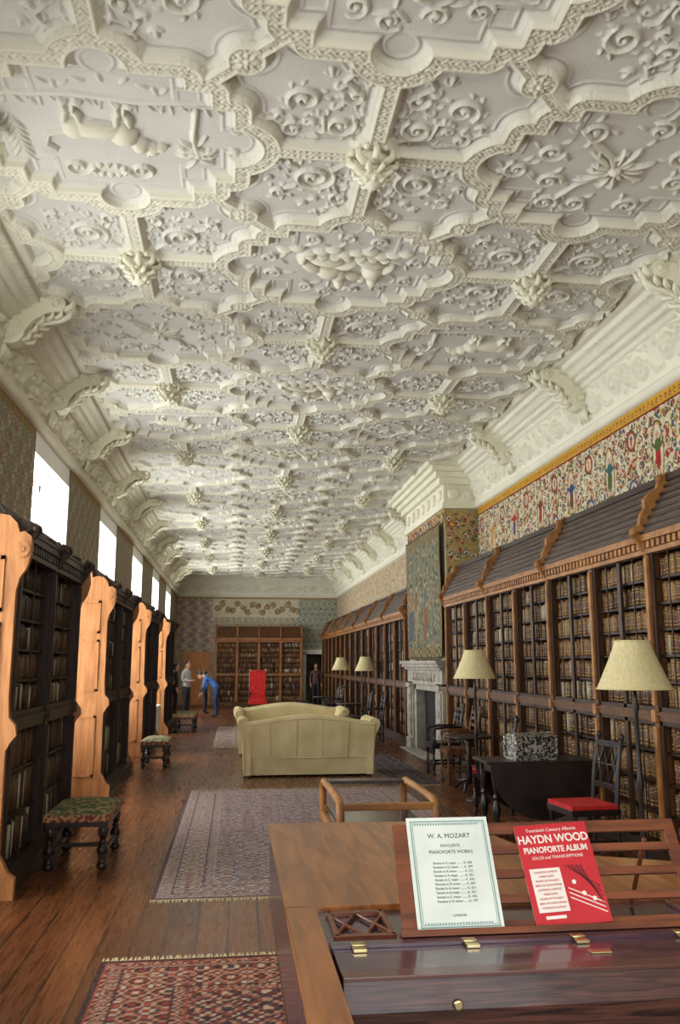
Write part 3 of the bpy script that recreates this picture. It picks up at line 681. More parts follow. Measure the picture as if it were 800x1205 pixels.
# ------------------------------------------------------------------ bookcases
BC = lin(np.array([(120, 82, 46), (92, 60, 36), (140, 100, 60), (72, 48, 32), (156, 118, 74), (104, 62, 40), (60, 42, 30), (134, 106, 70)]))
GOLD = lin((200, 166, 100)); WHITE = lin((206, 196, 170))
def bookcase(name, Ln, nb, depth, H, loc, rz, split=1.22, mats=('dark_oak', 'mid_oak', 'gilt_oak', 'canopy', 'light_oak'), canopy=.5, gold=True, ends=False, bookw=.04, doors=2, rows=(4, 6), pale=.03, bdim=1.0, plinth=.0):
    mb = MB(); bw = Ln / nb; c = canopy; q_ = c / .5
    mb.box(0, Ln, depth - .03, depth, 0, H)
    mb.box(0, Ln, -.02 - plinth, depth, 0, .1, 0); mb.box(0, Ln, -.03 - plinth, .0, .1, .14, 0)
    mb.box(0, Ln, -.03, depth - .03, split - .05, split + .03, 1); mb.box(0, Ln, -.05, 0, split, split + .02, 1)
    mb.box(0, Ln, 0, depth, H - .1, H, 1)
    B = []; K = []
    for i in range(nb + 1):
        x = min(max(i * bw, .04), Ln - .04)
        mb.box(x - .04, x + .04, -.03, depth - .03, .1, H - .05, 1)
        mb.box(x - .026, x + .026, -.05, -.03, .2, split - .1, 2); mb.box(x - .026, x + .026, -.05, -.03, split + .08, H - .16, 2)
        mb.box(x - .035, x + .035, -.06, -.03, split - .06, split + .04, 2)
    zs = []
    for (z0, z1, n) in ((.14, split - .06, rows[0]), (split + .05, H - .12, rows[1])):
        for k in range(n): zs.append((z0 + (z1 - z0) * k / n, (z1 - z0) / n))
    for (z, hh) in zs: mb.box(0, Ln, .03, depth - .03, z - .01, z + .01, 0)
    for i in range(nb):
        x0 = i * bw + .045; x1 = (i + 1) * bw - .045
        for (z0, z1) in ((.12, split - .05), (split + .03, H - .1)):
            for d in range(doors):
                a = x0 + (x1 - x0) * d / doors; b = x0 + (x1 - x0) * (d + 1) / doors
                mb.box(a, a + .03, -.018, .01, z0, z1); mb.box(b - .03, b, -.018, .01, z0, z1); mb.box(a, b, -.018, .01, z0, z0 + .035); mb.box(a, b, -.018, .01, z1 - .035, z1)
                mb.box((a + b) / 2 - .005, (a + b) / 2 + .005, -.01, .0, z0, z1)
        for (z, hh) in zs:
            x = x0 + .01
            tint = BC[rng.randint(len(BC))]; shelfpale = rng.rand() < pale * 2
            while x < x1 - .03:
                w = bookw * rng.uniform(.6, 1.3); w = min(w, x1 - x)
                h = (hh - .02) * rng.uniform(.72, .94)
                if rng.rand() < .02: x += w; continue
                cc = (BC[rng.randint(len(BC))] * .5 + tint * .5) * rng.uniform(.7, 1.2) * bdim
                if rng.rand() < (pale + (.35 if shelfpale else 0)): cc = WHITE * .8
                y0 = .05 + rng.uniform(0, .02)
                B.append((x + .001, x + w - .001, y0, y0 + .14, z + .011, z + .011 + h)); K.append(cc)
                if gold:
                    for f in (.12, .3, .68, .84):
                        B.append((x + .002, x + w - .002, y0 - .0012, y0, z + .011 + h * f, z + .011 + h * (f + .05))); K.append(GOLD)
                x += w
    nd = int(Ln / .09)
    mb.box(-.02, Ln + .02, -.06, 0, H - .13, H - .09, 2); mb.box(-.03, Ln + .03, -.09, .02, H - .02, H + .05, 2)
    for k in range(nd): mb.box((k + .2) * Ln / nd, (k + .75) * Ln / nd, -.075, 0, H - .085, H - .025, 2)
    mb.prism([(-.08, H + .05), (.22, H + .05 + c), (.28, H + .05 + c), (depth, H + c + .05), (depth, H), (-.06, H)], 'x', 0, Ln, 3)
    ns = max(3, int(14 * c))
    for k in range(ns + 1):
        t = k / ns; y = -.08 + .3 * t; z = H + .05 + c * t
        mb.box(-.01, Ln + .01, y - .02, y + .03, z - .012, z + .012, 0)
    mb.box(-.03, Ln + .03, .18, .3, H + .05 + c - .02, H + .09 + c, 0)
    for k in range(int(Ln / .1)): mb.box(k * .1, k * .1 + .05, -.02 + .3 * .45 - .025, .3 * .45, H + .05 + c * .42, H + .05 + c * .5, 1)
    for i in range(nb + 1):
        if c > .4 and nb > 6 and i % 2 == 1: continue
        x = min(max(i * bw, .03), Ln - .03)
        br = [(-.03, H - .16), (-.1, H - .05), (-.16, H + .04), (-.15, H + .1), (-.09, H + .13), (-.07, H + .22 * q_), (-.03, H + .28 * q_), (-.03, H + .36 * q_), (.02, H + .42 * q_), (.1, H + .47 * q_), (.13, H + .56 * q_), (.2, H + c + .12), (.28, H + c + .1), (.28, H)]
        mb.prism(br, 'x', x - .028, x + .028, 2)
        mb.ell((x, -.135, H + .06), (.04, .045, .045), 8, 6, 2)
        if c > .4: mb.ell((x, .14, H + .55), (.036, .04, .04), 8, 6, 2)
    if ends:
        for xx0, xx1 in ((-.06, 0), (Ln, Ln + .06)):
            pr = [(depth, 0), (-.15, 0), (-.15, .14), (-.10, .18), (-.07, .24), (-.035, .3), (-.03, 1.02), (-.06, 1.08), (-.10, 1.13), (-.09, 1.2), (-.04, 1.26), (-.03, 1.4), (-.03, H - .42), (-.05, H - .32), (-.10, H - .24), (-.13, H - .12), (-.12, H + .0), (-.07, H + .04), (-.03, H + .03), (-.01, H + .1), (.05, H + .16), (.12, H + .17), (.18, H + .15), (.2, H + .24), (.28, H + .3), (.38, H + .29), (.42, H + .24), (depth, H + .3)]
            mb.prism(pr, 'x', xx0, xx1, 4)
            s = -1 if xx0 < 0 else 1; xf = xx0 if s < 0 else xx1
            for z0, z1 in ((.25, 1.0), (1.3, 1.95), (2.03, H - .15)):
                a, b = .06, depth - .08
                for q in ((a, b, z0, z0 + .03), (a, b, z1 - .03, z1), (a, a + .03, z0, z1), (b - .03, b, z0, z1)):
                    mb.box(min(xf, xf + s * .012), max(xf, xf + s * .012), q[0], q[1], q[2], q[3], 4)
            mb.T = Matrix.Translation((xf, -.06, H - .1)) @ Matrix.Rotation(pi / 2, 4, 'Y')
            mb.lathe([(.06, -.02), (.05, .015 * s), (.025, .02 * s), (.02, .03 * s)], n=14, mi=4); mb.T = Matrix.Identity(4)
    o = mb.obj(name, list(mats), None, loc, rz)
    boxes_obj('books', B, K, 'book', o)
    return o
bookcase('bookcase_long', 13.3, 11, .58, 2.72, (3.6, 14.28, 0), -pi / 2)
bookcase('bookcase_long', 17.3, 14, .58, 2.72, (3.6, 35.1, 0), -pi / 2, gold=False, bookw=.05)
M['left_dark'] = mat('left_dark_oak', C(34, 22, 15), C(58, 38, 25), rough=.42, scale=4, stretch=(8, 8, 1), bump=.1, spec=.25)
for a in (6.68, 11.4, 16.25, 21.1, 1.85):
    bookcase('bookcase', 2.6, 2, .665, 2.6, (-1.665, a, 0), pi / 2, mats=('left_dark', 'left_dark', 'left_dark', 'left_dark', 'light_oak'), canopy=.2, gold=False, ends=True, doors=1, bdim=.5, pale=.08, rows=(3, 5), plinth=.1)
bookcase('bookcase_glazed', 3.5, 4, .45, 2.62, (-.76, 34.85, 0), 0, mats=('mid_oak', 'gilt_oak', 'light_oak', 'mid_oak', 'light_oak'), canopy=.42, gold=False, bookw=.06, doors=1)  # lighter woods chosen to carry the warm light on this case

# ------------------------------------------------------------------ rugs
def rug(name, x0, x1, y0, y1, pal, field, seed=1, z=.0, cell=.27, bw=.42):
    r = np.random.RandomState(seed); res = .0125 if y0 < 8 else .03
    nx = int((x1 - x0) / res); ny = int((y1 - y0) / res)
    X, Y = np.meshgrid(np.linspace(0, x1 - x0, nx), np.linspace(0, y1 - y0, ny)); W, Hh = x1 - x0, y1 - y0
    d = np.minimum(np.minimum(X, W - X), np.minimum(Y, Hh - Y))
    pal = np.array(pal, float)
    def motif(p, ringn, off=0):
        cx = np.floor(X / p); cy = np.floor(Y / p); fx_ = np.abs(X / p - cx - .5); fy_ = np.abs(Y / p - cy - .5)
        step = (fx_ // .125 + fy_ // .125)
        h = np.abs(np.sin(cx * 12.9 + cy * 78.2 + seed) * 43758.5) % 1
        return (step + np.floor(h * 3) + off).astype(int) % len(pal)
    I = pal[motif(cell, 3, field)]
    p2 = cell / 2
    bg = np.abs(((X * .9 + Y * .9) / p2) % 1 - .5) < .08; bg2 = np.abs(((X * .9 - Y * .9) / p2) % 1 - .5) < .08
    I[bg | bg2] = pal[1]
    b1 = motif(.16, 3, 1); sel = d < bw; I[sel] = pal[b1][sel]
    b2 = motif(.09, 2, 2)
    for a, b in ((.06, .13), (bw - .06, bw)):
        s = (d >= a) & (d < b); I[s] = pal[b2][s]
    for a, b, k in ((.0, .03, 4), (.03, .045, 0), (.13, .145, 4), (bw - .075, bw - .06, 4), (bw, bw + .015, 0)):
        s = (d >= a) & (d < b); I[s] = pal[k % len(pal)]
    I = I * .82 + I.mean((0, 1)) * .18 + r.randn(ny, nx, 1) * 9
    Z = z + .006 + .001 * np.sin(X * 5) * np.sin(Y * 4)
    P = np.stack([X + x0, Y + y0, Z], -1)
    o = grid_mesh(name, P, lin(np.clip(I, 0, 255)), 'rug', None)
    mb = MB()
    for k in range(int(W / .016)):
        xx = x0 + k * .016
        for yy, s in ((y0, -1), (y1, 1)):
            j = .01 * math.sin(k * 2.3); mb.add([(xx, yy, z + .004), (xx + .01, yy, z + .004), (xx + .008 + j, yy + s * .07, z + .002), (xx + .002 + j, yy + s * .07, z + .002)], [(0, 1, 2, 3)])
    mb.box(x0, x1, y0, y1, .001, z + .003)
    mb.obj('fringe', ['linen'], o)
    return o
rug('persian_rug', -.55, 2.3, 6.5, 11.8, [(166, 154, 148), (112, 104, 116), (158, 108, 96), (184, 160, 138), (90, 68, 72), (190, 176, 162)], 0, 3, cell=.21)
rug('persian_rug', -.70, 1.9, 2.6, 5.25, [(168, 84, 64), (72, 62, 70), (212, 190, 160), (142, 62, 50), (66, 50, 50), (198, 160, 130)], 2, 5, cell=.2, bw=.5)
rug('persian_rug', -.40, 2.3, 17.6, 23.2, [(170, 150, 128), (120, 112, 116), (150, 110, 96), (188, 176, 158), (96, 76, 72)], 0, 8)
rug('persian_rug', 2.28, 2.88, 11.95, 15.9, [(98, 96, 104), (66, 62, 76), (128, 92, 84), (130, 118, 110), (52, 44, 50)], 0, 9, bw=.2)

# ------------------------------------------------------------------ sofas
def sofa(name, loc, rz):
    mb = MB(); hw = .98
    def top(x):
        t = min(1, abs(x) / hw); return .80 + .11 * (math.cos(pi * t) * .5 + .5) ** .8
    n = 28; xsn = [-hw + 2 * hw * i / n for i in range(n + 1)]
    sec = [(.03, .03), (0, .30), (-.03, .6), (-.055, .9), (-.05, .97), (0, 1.0), (.07, .985), (.13, .93), (.15, .7), (.18, .4), (.18, .03)]
    vs = []; fs = []
    for i, x in enumerate(xsn):
        for (y, t) in sec:
            pu = -.006 * math.sin(i * 1.57) * (1 if .2 < t < .95 and y < 0.05 else 0)
            vs.append((x * (.965 + .035 * t), y + pu, .03 + (top(x) - .03) * t if t > .03 else .03))
    m_ = len(sec)
    for i in range(n):
        for j in range(m_ - 1): fs.append((i * m_ + j, (i + 1) * m_ + j, (i + 1) * m_ + j + 1, i * m_ + j + 1))
    mb.add(vs, fs, 0, True); mb.add(vs[:m_], [tuple(range(m_))]); mb.add(vs[-m_:], [tuple(range(m_))])
    for s in (-1, 1):
        prof = [(.86, .03), (.965, .03), (.98, .45), (1.0, .58), (1.03, .66), (1.065, .72), (1.07, .78), (1.04, .825), (.98, .84), (.91, .81), (.87, .7), (.86, .4)]
        mb.prism([(s * a, b) for a, b in prof], 'y', -.03, .84, 0, True)
        mb.T = Matrix.Translation((s * .98, .84, .74)) @ Matrix.Rotation(pi / 2, 4, 'X'); mb.lathe([(.0, -.02), (.06, -.02), (.085, 0)], n=16, cap=False); mb.T = Matrix.Identity(4)
    mb.box(-.9, .9, .1, .86, .03, .32); 
    mb.box(-.86, 0, .16, .88, .32, .47); mb.box(0, .86, .16, .88, .32, .47)
    for s in (-1, 1):
        for y in (.08, .8): mb.box(s * .9 - .03, s * .9 + .03, y - .03, y + .03, 0, .05, 1)
    pp = [(x * 1.0, -.058, top(x) * .93) for x in xsn]
    mb.tube(pp, .009, 6, 0); mb.tube([(-hw * .97, -.004, .28), (0, -.008, .27), (hw * .97, -.004, .28)], .008, 6, 0)
    for k in range(1, 5):
        x = -hw + 2 * hw * k / 5; mb.tube([(x * .97, -.008, .29), (x * .985, -.038, .55), (x, -.062, top(x) * .9)], .005, 6, 0)
    for s in (-1, 1): mb.tube([(s * hw * .965, -.03, .03), (s * hw * .98, -.035, .4), (s * hw * .995, -.05, .78)], .010, 6, 0)
    return mb.obj(name, ['linen', 'black_wood'], None, loc, rz, bevel=.018, seg=3)
sofa('camelback_sofa', (1.135, 13.0, 0), 0)
sofa('camelback_sofa', (1.08, 16.9, 0), pi)

# ------------------------------------------------------------------ lamps
def lamp(loc):
    mb = MB()
    mb.lathe([(.15, 0), (.15, .02), (.11, .035), (.05, .05), (.03, .09), (.022, .2), (.03, .24), (.018, .3), (.016, .75), (.03, .8), (.018, .86), (.014, 1.3), (.025, 1.34), (.012, 1.4), (.012, 1.5)], n=16, mi=1)
    mb.lathe([(.262, 1.47), (.222, 1.56), (.178, 1.66), (.142, 1.75), (.125, 1.81)], n=32, mi=0, cap=False)
    mb.lathe([(.257, 1.47), (.217, 1.56), (.173, 1.66), (.137, 1.75), (.120, 1.81)], n=32, mi=0, cap=False)
    mb.tube([(.265 * math.cos(a), .265 * math.sin(a), 1.47) for a in [k * pi / 16 for k in range(33)]], .006, 6, 0)
    mb.tube([(.127 * math.cos(a), .127 * math.sin(a), 1.81) for a in [k * pi / 16 for k in range(33)]], .005, 6, 0)
    mb.tube([(-.125, 0, 1.8), (0, 0, 1.78), (.125, 0, 1.8)], .004, 6, 1); mb.ell((0, 0, 1.57), (.03, .03, .05), mi=2)
    mb.tube([(0, 0, 1.5), (0, 0, 1.79)], .004, 6, 1)
    mb.obj('floor_lamp', ['shade', 'black_wood', 'paper'], None, loc)
lamp((2.87, 5.95, 0)); lamp((2.98, 10.5, 0)); lamp((3.25, 21.3, 0)); lamp((3.0, 24.2, 0))

# ------------------------------------------------------------------ footstools
def turned(mb, x, y, z0, z1, r=.03, mi=0):
    h = z1 - z0
    prof = [(.6, 0), (.9, .03), (1, .08), (.6, .14), (.75, .2), (1.15, .32), (1.2, .4), (.8, .5), (.5, .55), (.95, .6), (.5, .65), (.8, .75), (1.1, .86), (1.1, 1)]
    mb.lathe([(r * a, z0 + h * b) for a, b in prof], x, y, 12, mi)
def stool(name, x0, x1, y0, y1, h):
    mb = MB(); cx, cy = (x0 + x1) / 2, (y0 + y1) / 2; x0 -= cx; x1 -= cx; y0 -= cy; y1 -= cy
    for x in (x0 + .05, x1 - .05):
        for y in (y0 + .05, y1 - .05):
            turned(mb, x, y, .05, h - .14, .038); mb.ell((x, y, .035), (.045, .045, .035), 10, 6, 0); mb.box(x - .032, x + .032, y - .032, y + .032, .1, .16)
            mb.box(x - .035, x + .035, y - .035, y + .035, h - .2, h - .1)
    for x in (x0 + .05, x1 - .05): mb.box(x - .018, x + .018, y0 + .05, y1 - .05, .11, .145)
    mb.box(x0 + .05, x1 - .05, -.018, .018, .11, .145)
    mb.box(x0 + .01, x1 - .01, y0 + .01, y1 - .01, h - .13, h - .08)
    mb.box(x0, x1, y0, y1, h - .09, h - .03, 2)
    n = 10; vs = []; fs = []
    for j in range(n + 1):
        for i in range(n + 1):
            u = i / n * 2 - 1; v = j / n * 2 - 1
            vs.append((u * (x1 - x0) / 2, v * (y1 - y0) / 2, h - .032 + .05 * (1 - u ** 4) * (1 - v ** 4)))
    for j in range(n):
        for i in range(n): a = j * (n + 1) + i; fs.append((a, a + 1, a + n + 2, a + n + 1))
    mb.add(vs, fs, 1, True)
    mb.obj(name, ['black_wood', 'needle', 'needle_red'], None, (cx, cy, 0), bevel=.006)
stool('footstool', -1.50, -.98, 7.42, 8.28, .47)
stool('footstool', -1.46, -1.02, 14.3, 15.1, .45)
stool('footstool', -1.42, -.9, 21.4, 22.9, .45)
mb = MB()
for k in range(9): mb.box(-.07, .07, k * .09, k * .09 + .065, .08, .72)
mb.box(-.04, .04, 0, .8, .12, .17); mb.box(-.04, .04, 0, .8, .62, .67); mb.box(-.05, .05, .0, .06, 0, .1); mb.box(-.05, .05, .72, .78, 0, .1)
mb.obj('radiator', ['radiator'], None, (-1.72, 19.6, 0), bevel=.02, seg=3)

# ------------------------------------------------------------------ display stand in the middle
mb = MB()
for s in (-1, 1):
    x = s * .32
    mb.tube([(x, -.52, .0), (x, -.53, .3), (x, -.555, .55), (x, -.56, .66), (x, -.54, .72), (x, -.48, .745), (x, 0, .75), (x, .48, .745), (x, .54, .72), (x, .56, .66), (x, .555, .55), (x, .53, .3), (x, .52, 0)], [.024, .026, .028, .028, .028, .028, .026, .028, .028, .028, .028, .026, .024], n=10)
    mb.box(x - .02, x + .02, -.54, .54, .46, .52)
for y in (-.545, .545): mb.box(-.32, .32, y - .018, y + .018, .5, .56)
mb.box(-.32, .32, -.56, -.52, .69, .735); mb.box(-.32, .32, .42, .57, .73, .752, 1)
mb.box(-.3, .3, -.5, .5, .545, .56, 1)
mb.obj('display_stand', ['gilt_oak', 'glass_dark'], None, (1.03, 6.32, .008), bevel=.008)

# ------------------------------------------------------------------ chairs
def chair(loc, rz, seat='red_cloth', wood='black_wood', lattice=True, arms=False):
    mb = MB()
    for x in (-.2, .2):
        turned(mb, x, -.2, 0, .43, .024); mb.tube([(x, .2, 0), (x, .2, .45), (x * .98, .23, .75), (x * .95, .28, 1.0)], [.02, .022, .02, .018], 8)
        mb.box(x - .014, x + .014, -.2, .2, .16, .19); mb.ell((x * .95, .285, 1.02), (.025, .025, .035), 8, 6)
        if arms:
            mb.tube([(x, .23, .7), (x * 1.1, 0, .7), (x * 1.15, -.2, .68)], .02, 8); turned(mb, x * 1.1, -.19, .43, .68, .02)
    mb.box(-.2, .2, -.215, -.185, .12, .19); mb.box(-.2, .2, .19, .21, .2, .23); mb.box(-.23, .23, -.23, .22, .39, .44)
    mb.box(-.225, .225, -.225, .2, .44, .475, 1)
    for z, y in ((.58, .215), (.93, .265)): mb.box(-.19, .19, y - .012, y + .012, z, z + .05)
    if lattice:
        for k in range(3):
            x0 = -.18 + k * .12
            mb.tube([(x0, .22, .62), (x0 + .12, .262, .94)], .011, 6); mb.tube([(x0 + .12, .22, .62), (x0, .262, .94)], .011, 6)
        mb.tube([(-.19, .24, .78), (.19, .24, .78)], .011, 6)
    else:
        for z, y in ((.66, .225), (.76, .24), (.85, .255)): mb.box(-.19, .19, y - .01, y + .01, z, z + .04)
    mb.obj('side_chair' if not arms else 'armchair', [wood, seat], None, loc, rz, bevel=.005)
chair((3.02, 7.35, 0), -pi / 2 + .1)
chair((2.95, 9.75, 0), -pi / 2 - .3)
chair((3.2, 12.2, 0), -pi / 2, 'mid_oak', 'mid_oak', False, True)
chair((3.2, 13.1, 0), -pi / 2, 'black_wood', 'black_wood', False, True)
chair((2.95, 18.4, 0), -pi / 2, 'black_wood', 'black_wood', False, True)
chair((2.85, 19.6, 0), -pi / 2, 'black_wood', 'black_wood', True, False)
chair((2.7, 23.6, 0), -pi / 2, 'black_wood', 'black_wood', False, True)
chair((2.9, 26.0, 0), -pi / 2, 'black_wood', 'black_wood', True, False)
chair((2.2, 28.0, 0), pi / 2, 'black_wood', 'black_wood', True, False)
mb = MB()
for x in (-.26, .26):
    turned(mb, x, -.24, 0, .4, .03); mb.tube([(x, .22, 0), (x, .24, .5), (x, .32, 1.38)], .024, 8); mb.tube([(x, .24, .72), (x, -.05, .72), (x, -.26, .68)], .026, 8); turned(mb, x, -.24, .42, .68, .024)
mb.box(-.29, .29, -.28, .24, .36, .5, 1)
mb.prism([(.2, .5), (.3, .5), (.37, 1.35), (.3, 1.38)], 'x', -.27, .27, 1); mb.tube([(-.27, .34, 1.37), (0, .35, 1.42), (.27, .34, 1.37)], .03, 8, 1)
mb.obj('red_armchair', ['black_wood', 'red_cloth'], None, (.78, 28.2, 0), 0, bevel=.01)

# ------------------------------------------------------------------ gateleg table + casket
def gateleg(loc, b=.56, w=.26, h=.72):
    mb = MB()
    mb.box(-w, w, -b, b, h - .025, h)
    for s in (-1, 1):
        poly = [(b * .95 * math.cos(t), h - .02 - .52 * math.sin(t)) for t in [pi * k / 16 for k in range(17)]]
        mb.prism(poly, 'x', s * w, s * (w + .022))
    for x in (-w + .06, w - .06):
        for y in (-b + .1, b - .1):
            turned(mb, x, y, .06, h - .12, .034); mb.box(x - .034, x + .034, y - .034, y + .034, 0, .09); mb.box(x - .034, x + .034, y - .034, y + .034, h - .16, h - .02)
        mb.box(x - .015, x + .015, -b + .1, b - .1, .04, .08); mb.box(x - .012, x + .012, -b + .1, b - .1, h - .12, h - .025)
    for y in (-b + .1, b - .1): mb.box(-w + .06, w - .06, y - .015, y + .015, .04, .08); mb.box(-w + .06, w - .06, y - .012, y + .012, h - .12, h - .025)
    return mb.obj('gateleg_table', ['black_wood'], None, loc, pi / 2, bevel=.004)
gateleg((2.98, 8.45, 0))
mb = MB()
mb.box(-.2, .2, -.13, .13, .02, .19); mb.box(-.215, .215, -.145, .145, .0, .025); mb.box(-.21, .21, -.14, .14, .185, .2)
mb.prism([(-.14, .2), (-.12, .23), (-.05, .25), (.05, .25), (.12, .23), (.14, .2)], 'x', -.205, .205)
for x in (-.21, .21):
    for y in (-.14, .14): mb.lathe([(.014, 0), (.014, .2), (.008, .215), (.014, .225), (.002, .24)], x, y, 8)
for x in (-.1, 0, .1): mb.box(x - .006, x + .006, -.135, .135, .02, .2)
mb.obj('silver_casket', ['silver'], None, (2.93, 8.4, .72), .1, bevel=.003)

def side_table(loc):
    mb = MB(); mb.lathe([(.3, .68), (.31, .69), (.31, .705), (.3, .71)], n=24); mb.lathe([(.03, .1), (.045, .2), (.02, .4), (.04, .55), (.02, .6), (.06, .68)], n=12)
    for k in range(3):
        a = k * 2 * pi / 3; mb.tube([(0, 0, .16), (.15 * math.cos(a), .15 * math.sin(a), .12), (.27 * math.cos(a), .27 * math.sin(a), .02)], [.03, .024, .02], 8)
    mb.obj('tripod_table', ['black_wood'], None, loc)
side_table((2.75, 20.6, 0)); side_table((3.1, 11.3, 0)); side_table((2.6, 25, 0))

# ------------------------------------------------------------------ grand piano
mb = MB()
fr, bk, lf_, rt = 1.55, 3.62, .15, 1.6
bz = []
p0, p1, p2, p3 = Vector((rt, 2.45)), Vector((rt, 3.0)), Vector((1.02, 2.75)), Vector((.98, 3.25))
for k in range(13):
    t = k / 12; q = p0 * (1 - t) ** 3 + 3 * p1 * t * (1 - t) ** 2 + 3 * p2 * t * t * (1 - t) + p3 * t ** 3; bz.append((q.x, q.y))
for k in range(1, 9):
    a = k / 8 * pi / 2; bz.append((.68 + .3 * math.cos(a), 3.25 + (bk - 3.25) * math.sin(a)))
case = [(lf_ + .01, 2.1)] + [(rt, 2.1)] + bz + [(lf_ + .01, bk)]
mb.prism(case, 'z', .7, .975, 1)
lid = [(lf_, 2.42)] + [(rt + .02, 2.42)] + [(x + .02, y) for x, y in bz] + [(lf_, bk + .02)]
mb.prism(lid, 'z', .98, 1.0, 0)
mb.box(lf_ + .01, .225, fr, 2.1, .7, .975, 1); mb.box(lf_, .23, fr - .01, 2.42, .975, 1.0, 0)
mb.box(1.5, rt, fr, 2.1, .7, .975, 1); mb.box(1.49, rt + .02, fr - .01, 2.42, .975, 1.0, 0)
mb.box(.225, 1.5, 1.6, 2.1, .62, .70, 1)
mb.box(.23, 1.5, 2.1, 2.42, .93, .985, 1)
mb.box(.235, 1.49, 2.09, 2.125, .985, 1.0, 1)
mb.box(.24, 1.485, 1.935, 2.088, .955, .992, 1)
mb.prism([(1.935, .995), (1.9, .99), (1.885, .93), (1.9, .76), (1.935, .76)], 'x', .24, 1.485, 7)
mb.box(.24, 1.485, 1.893, 1.937, .989, .9975, 4)
mb.box(.25, 1.485, 1.62, 1.66, .7, .76, 1)
nk = 50
for k in range(nk): mb.box(.26 + k * 1.215 / nk, .26 + (k + .94) * 1.215 / nk, 1.67, 1.88, .7, .745, 3)
for k in range(nk):
    if k % 7 not in (2, 6): mb.box(.26 + (k + .7) * 1.215 / nk, .26 + (k + 1.2) * 1.215 / nk, 1.76, 1.885, .745, .757, 5)
for x in (.3, .565, .83, 1.09, 1.35):
    mb.box(x - .016, x + .016, 2.06, 2.082, .9925, 1.0, 2); mb.box(x - .016, x + .016, 2.094, 2.112, .9995, 1.0022, 2); mb.tube([(x - .016, 2.087, 1.001), (x + .016, 2.087, 1.001)], .0035, 6, 2)
mb.T = Matrix.Translation((.48, 1.883, .94)) @ Matrix.Rotation(pi / 2, 4, 'X'); mb.lathe([(.011, -.002), (.011, .004), (.008, .006)], n=14, mi=2); mb.T = Matrix.Identity(4)
mb.box(.82, .87, 1.99, 2.01, .992, .996, 2)
for x, y in ((.27, 1.75), (1.46, 1.75), (.5, 3.3)):
    mb.lathe([(.025, .0), (.03, .05), (.045, .1), (.035, .16), (.055, .25), (.075, .5), (.06, .56), (.085, .62), (.085, .7)], x, y, 12, 1)
mb.box(.7, .9, 2.2, 2.3, .15, .2, 1); mb.tube([(.72, 2.25, .2), (.75, 2.25, .72)], .015, 8, 1); mb.tube([(.88, 2.25, .2), (.85, 2.25, .72)], .015, 8, 1)
for a, b in ((.255, .405), (1.2, 1.48)):
    mb.box(a, b, 2.17, 2.185, .985, .998, 6); mb.box(a, b, 2.365, 2.38, .985, .998, 6); mb.box(a, a + .012, 2.17, 2.38, .985, .998, 6); mb.box(b - .012, b, 2.17, 2.38, .985, .998, 6)
    mid = (a + b) / 2
    for u, v in ((a, mid), (mid, b)):
        mb.tube([(u, 2.18, .992), (v, 2.37, .992)], .005, 6, 6); mb.tube([(v, 2.18, .992), (u, 2.37, .992)], .005, 6, 6)
DY = 2.150
mb.T = Matrix.Translation((.43, DY, .995)) @ Matrix.Rotation(math.radians(-30), 4, 'X')
D = .755; Hh = .27
mb.box(-.02, D + .02, -.02, .015, -.005, .006, 6); mb.box(-.02, D + .02, -.024, -.018, -.005, .010, 6)
mb.box(-.012, .04, 0, .014, 0, Hh, 6); mb.box(D - .03, D, 0, .014, 0, Hh, 6); mb.box(D * .5 - .012, D * .5 + .012, .002, .012, 0, Hh, 6)
for z, w in ((.0, .03), (.07, .02), (.13, .02), (.19, .02), (Hh - .03, .03)): mb.box(0, D, .001, .013, z, z + w, 6)
mb.T = Matrix.Identity(4)
mb.tube([(.5, 2.275, 1.18), (.5, 2.38, .99)], .007, 6, 6); mb.tube([(1.1, 2.275, 1.18), (1.1, 2.38, .99)], .007, 6, 6)
M['ivory'] = mat('ivory', C(230, 224, 206), rough=.3)
M['edge_gold'] = mat('edge_highlight_wood', C(90, 58, 52), rough=.3, coat=.3)  # painted highlight: lighter strip along the fallboard's top edge
mb.obj('grand_piano', ['walnut', 'rosewood', 'brass', 'ivory', 'edge_gold', 'black_wood', 'desk_wood', 'fall'], bevel=.002, loc=(0, 0, .008))

def text(parent, s, x, z, size, mname, align='CENTER', sx=1):
    cu = bpy.data.curves.new('lettering', 'FONT'); cu.body = s; cu.size = size; cu.align_x = align; cu.extrude = .0002
    cu.materials.append(M[mname]); o = bpy.data.objects.new('lettering', cu); link(o, parent)
    o.location = (x, -.0045, z); o.rotation_euler = (pi / 2, 0, 0); o.scale = (sx, 1, 1); return o
def book(name, X, w, h, tilt, mats, build, k=1.0):
    e = bpy.data.objects.new(name, None); link(e)
    e.matrix_world = Matrix.Translation((X, DY, 1.003)) @ Matrix.Rotation(math.radians(-30), 4, 'X') @ Matrix.Translation((0, -.004, .0065)) @ Matrix.Rotation(tilt, 4, 'Y') @ Matrix.Scale(k, 4)
    mb = MB(); mb.box(0, w, -.004, -.001, 0, h); mb.box(.001, w - .001, -.001, .003, .001, h - .002, 1)
    mb.obj('cover', mats, e); build(e, w, h); return e
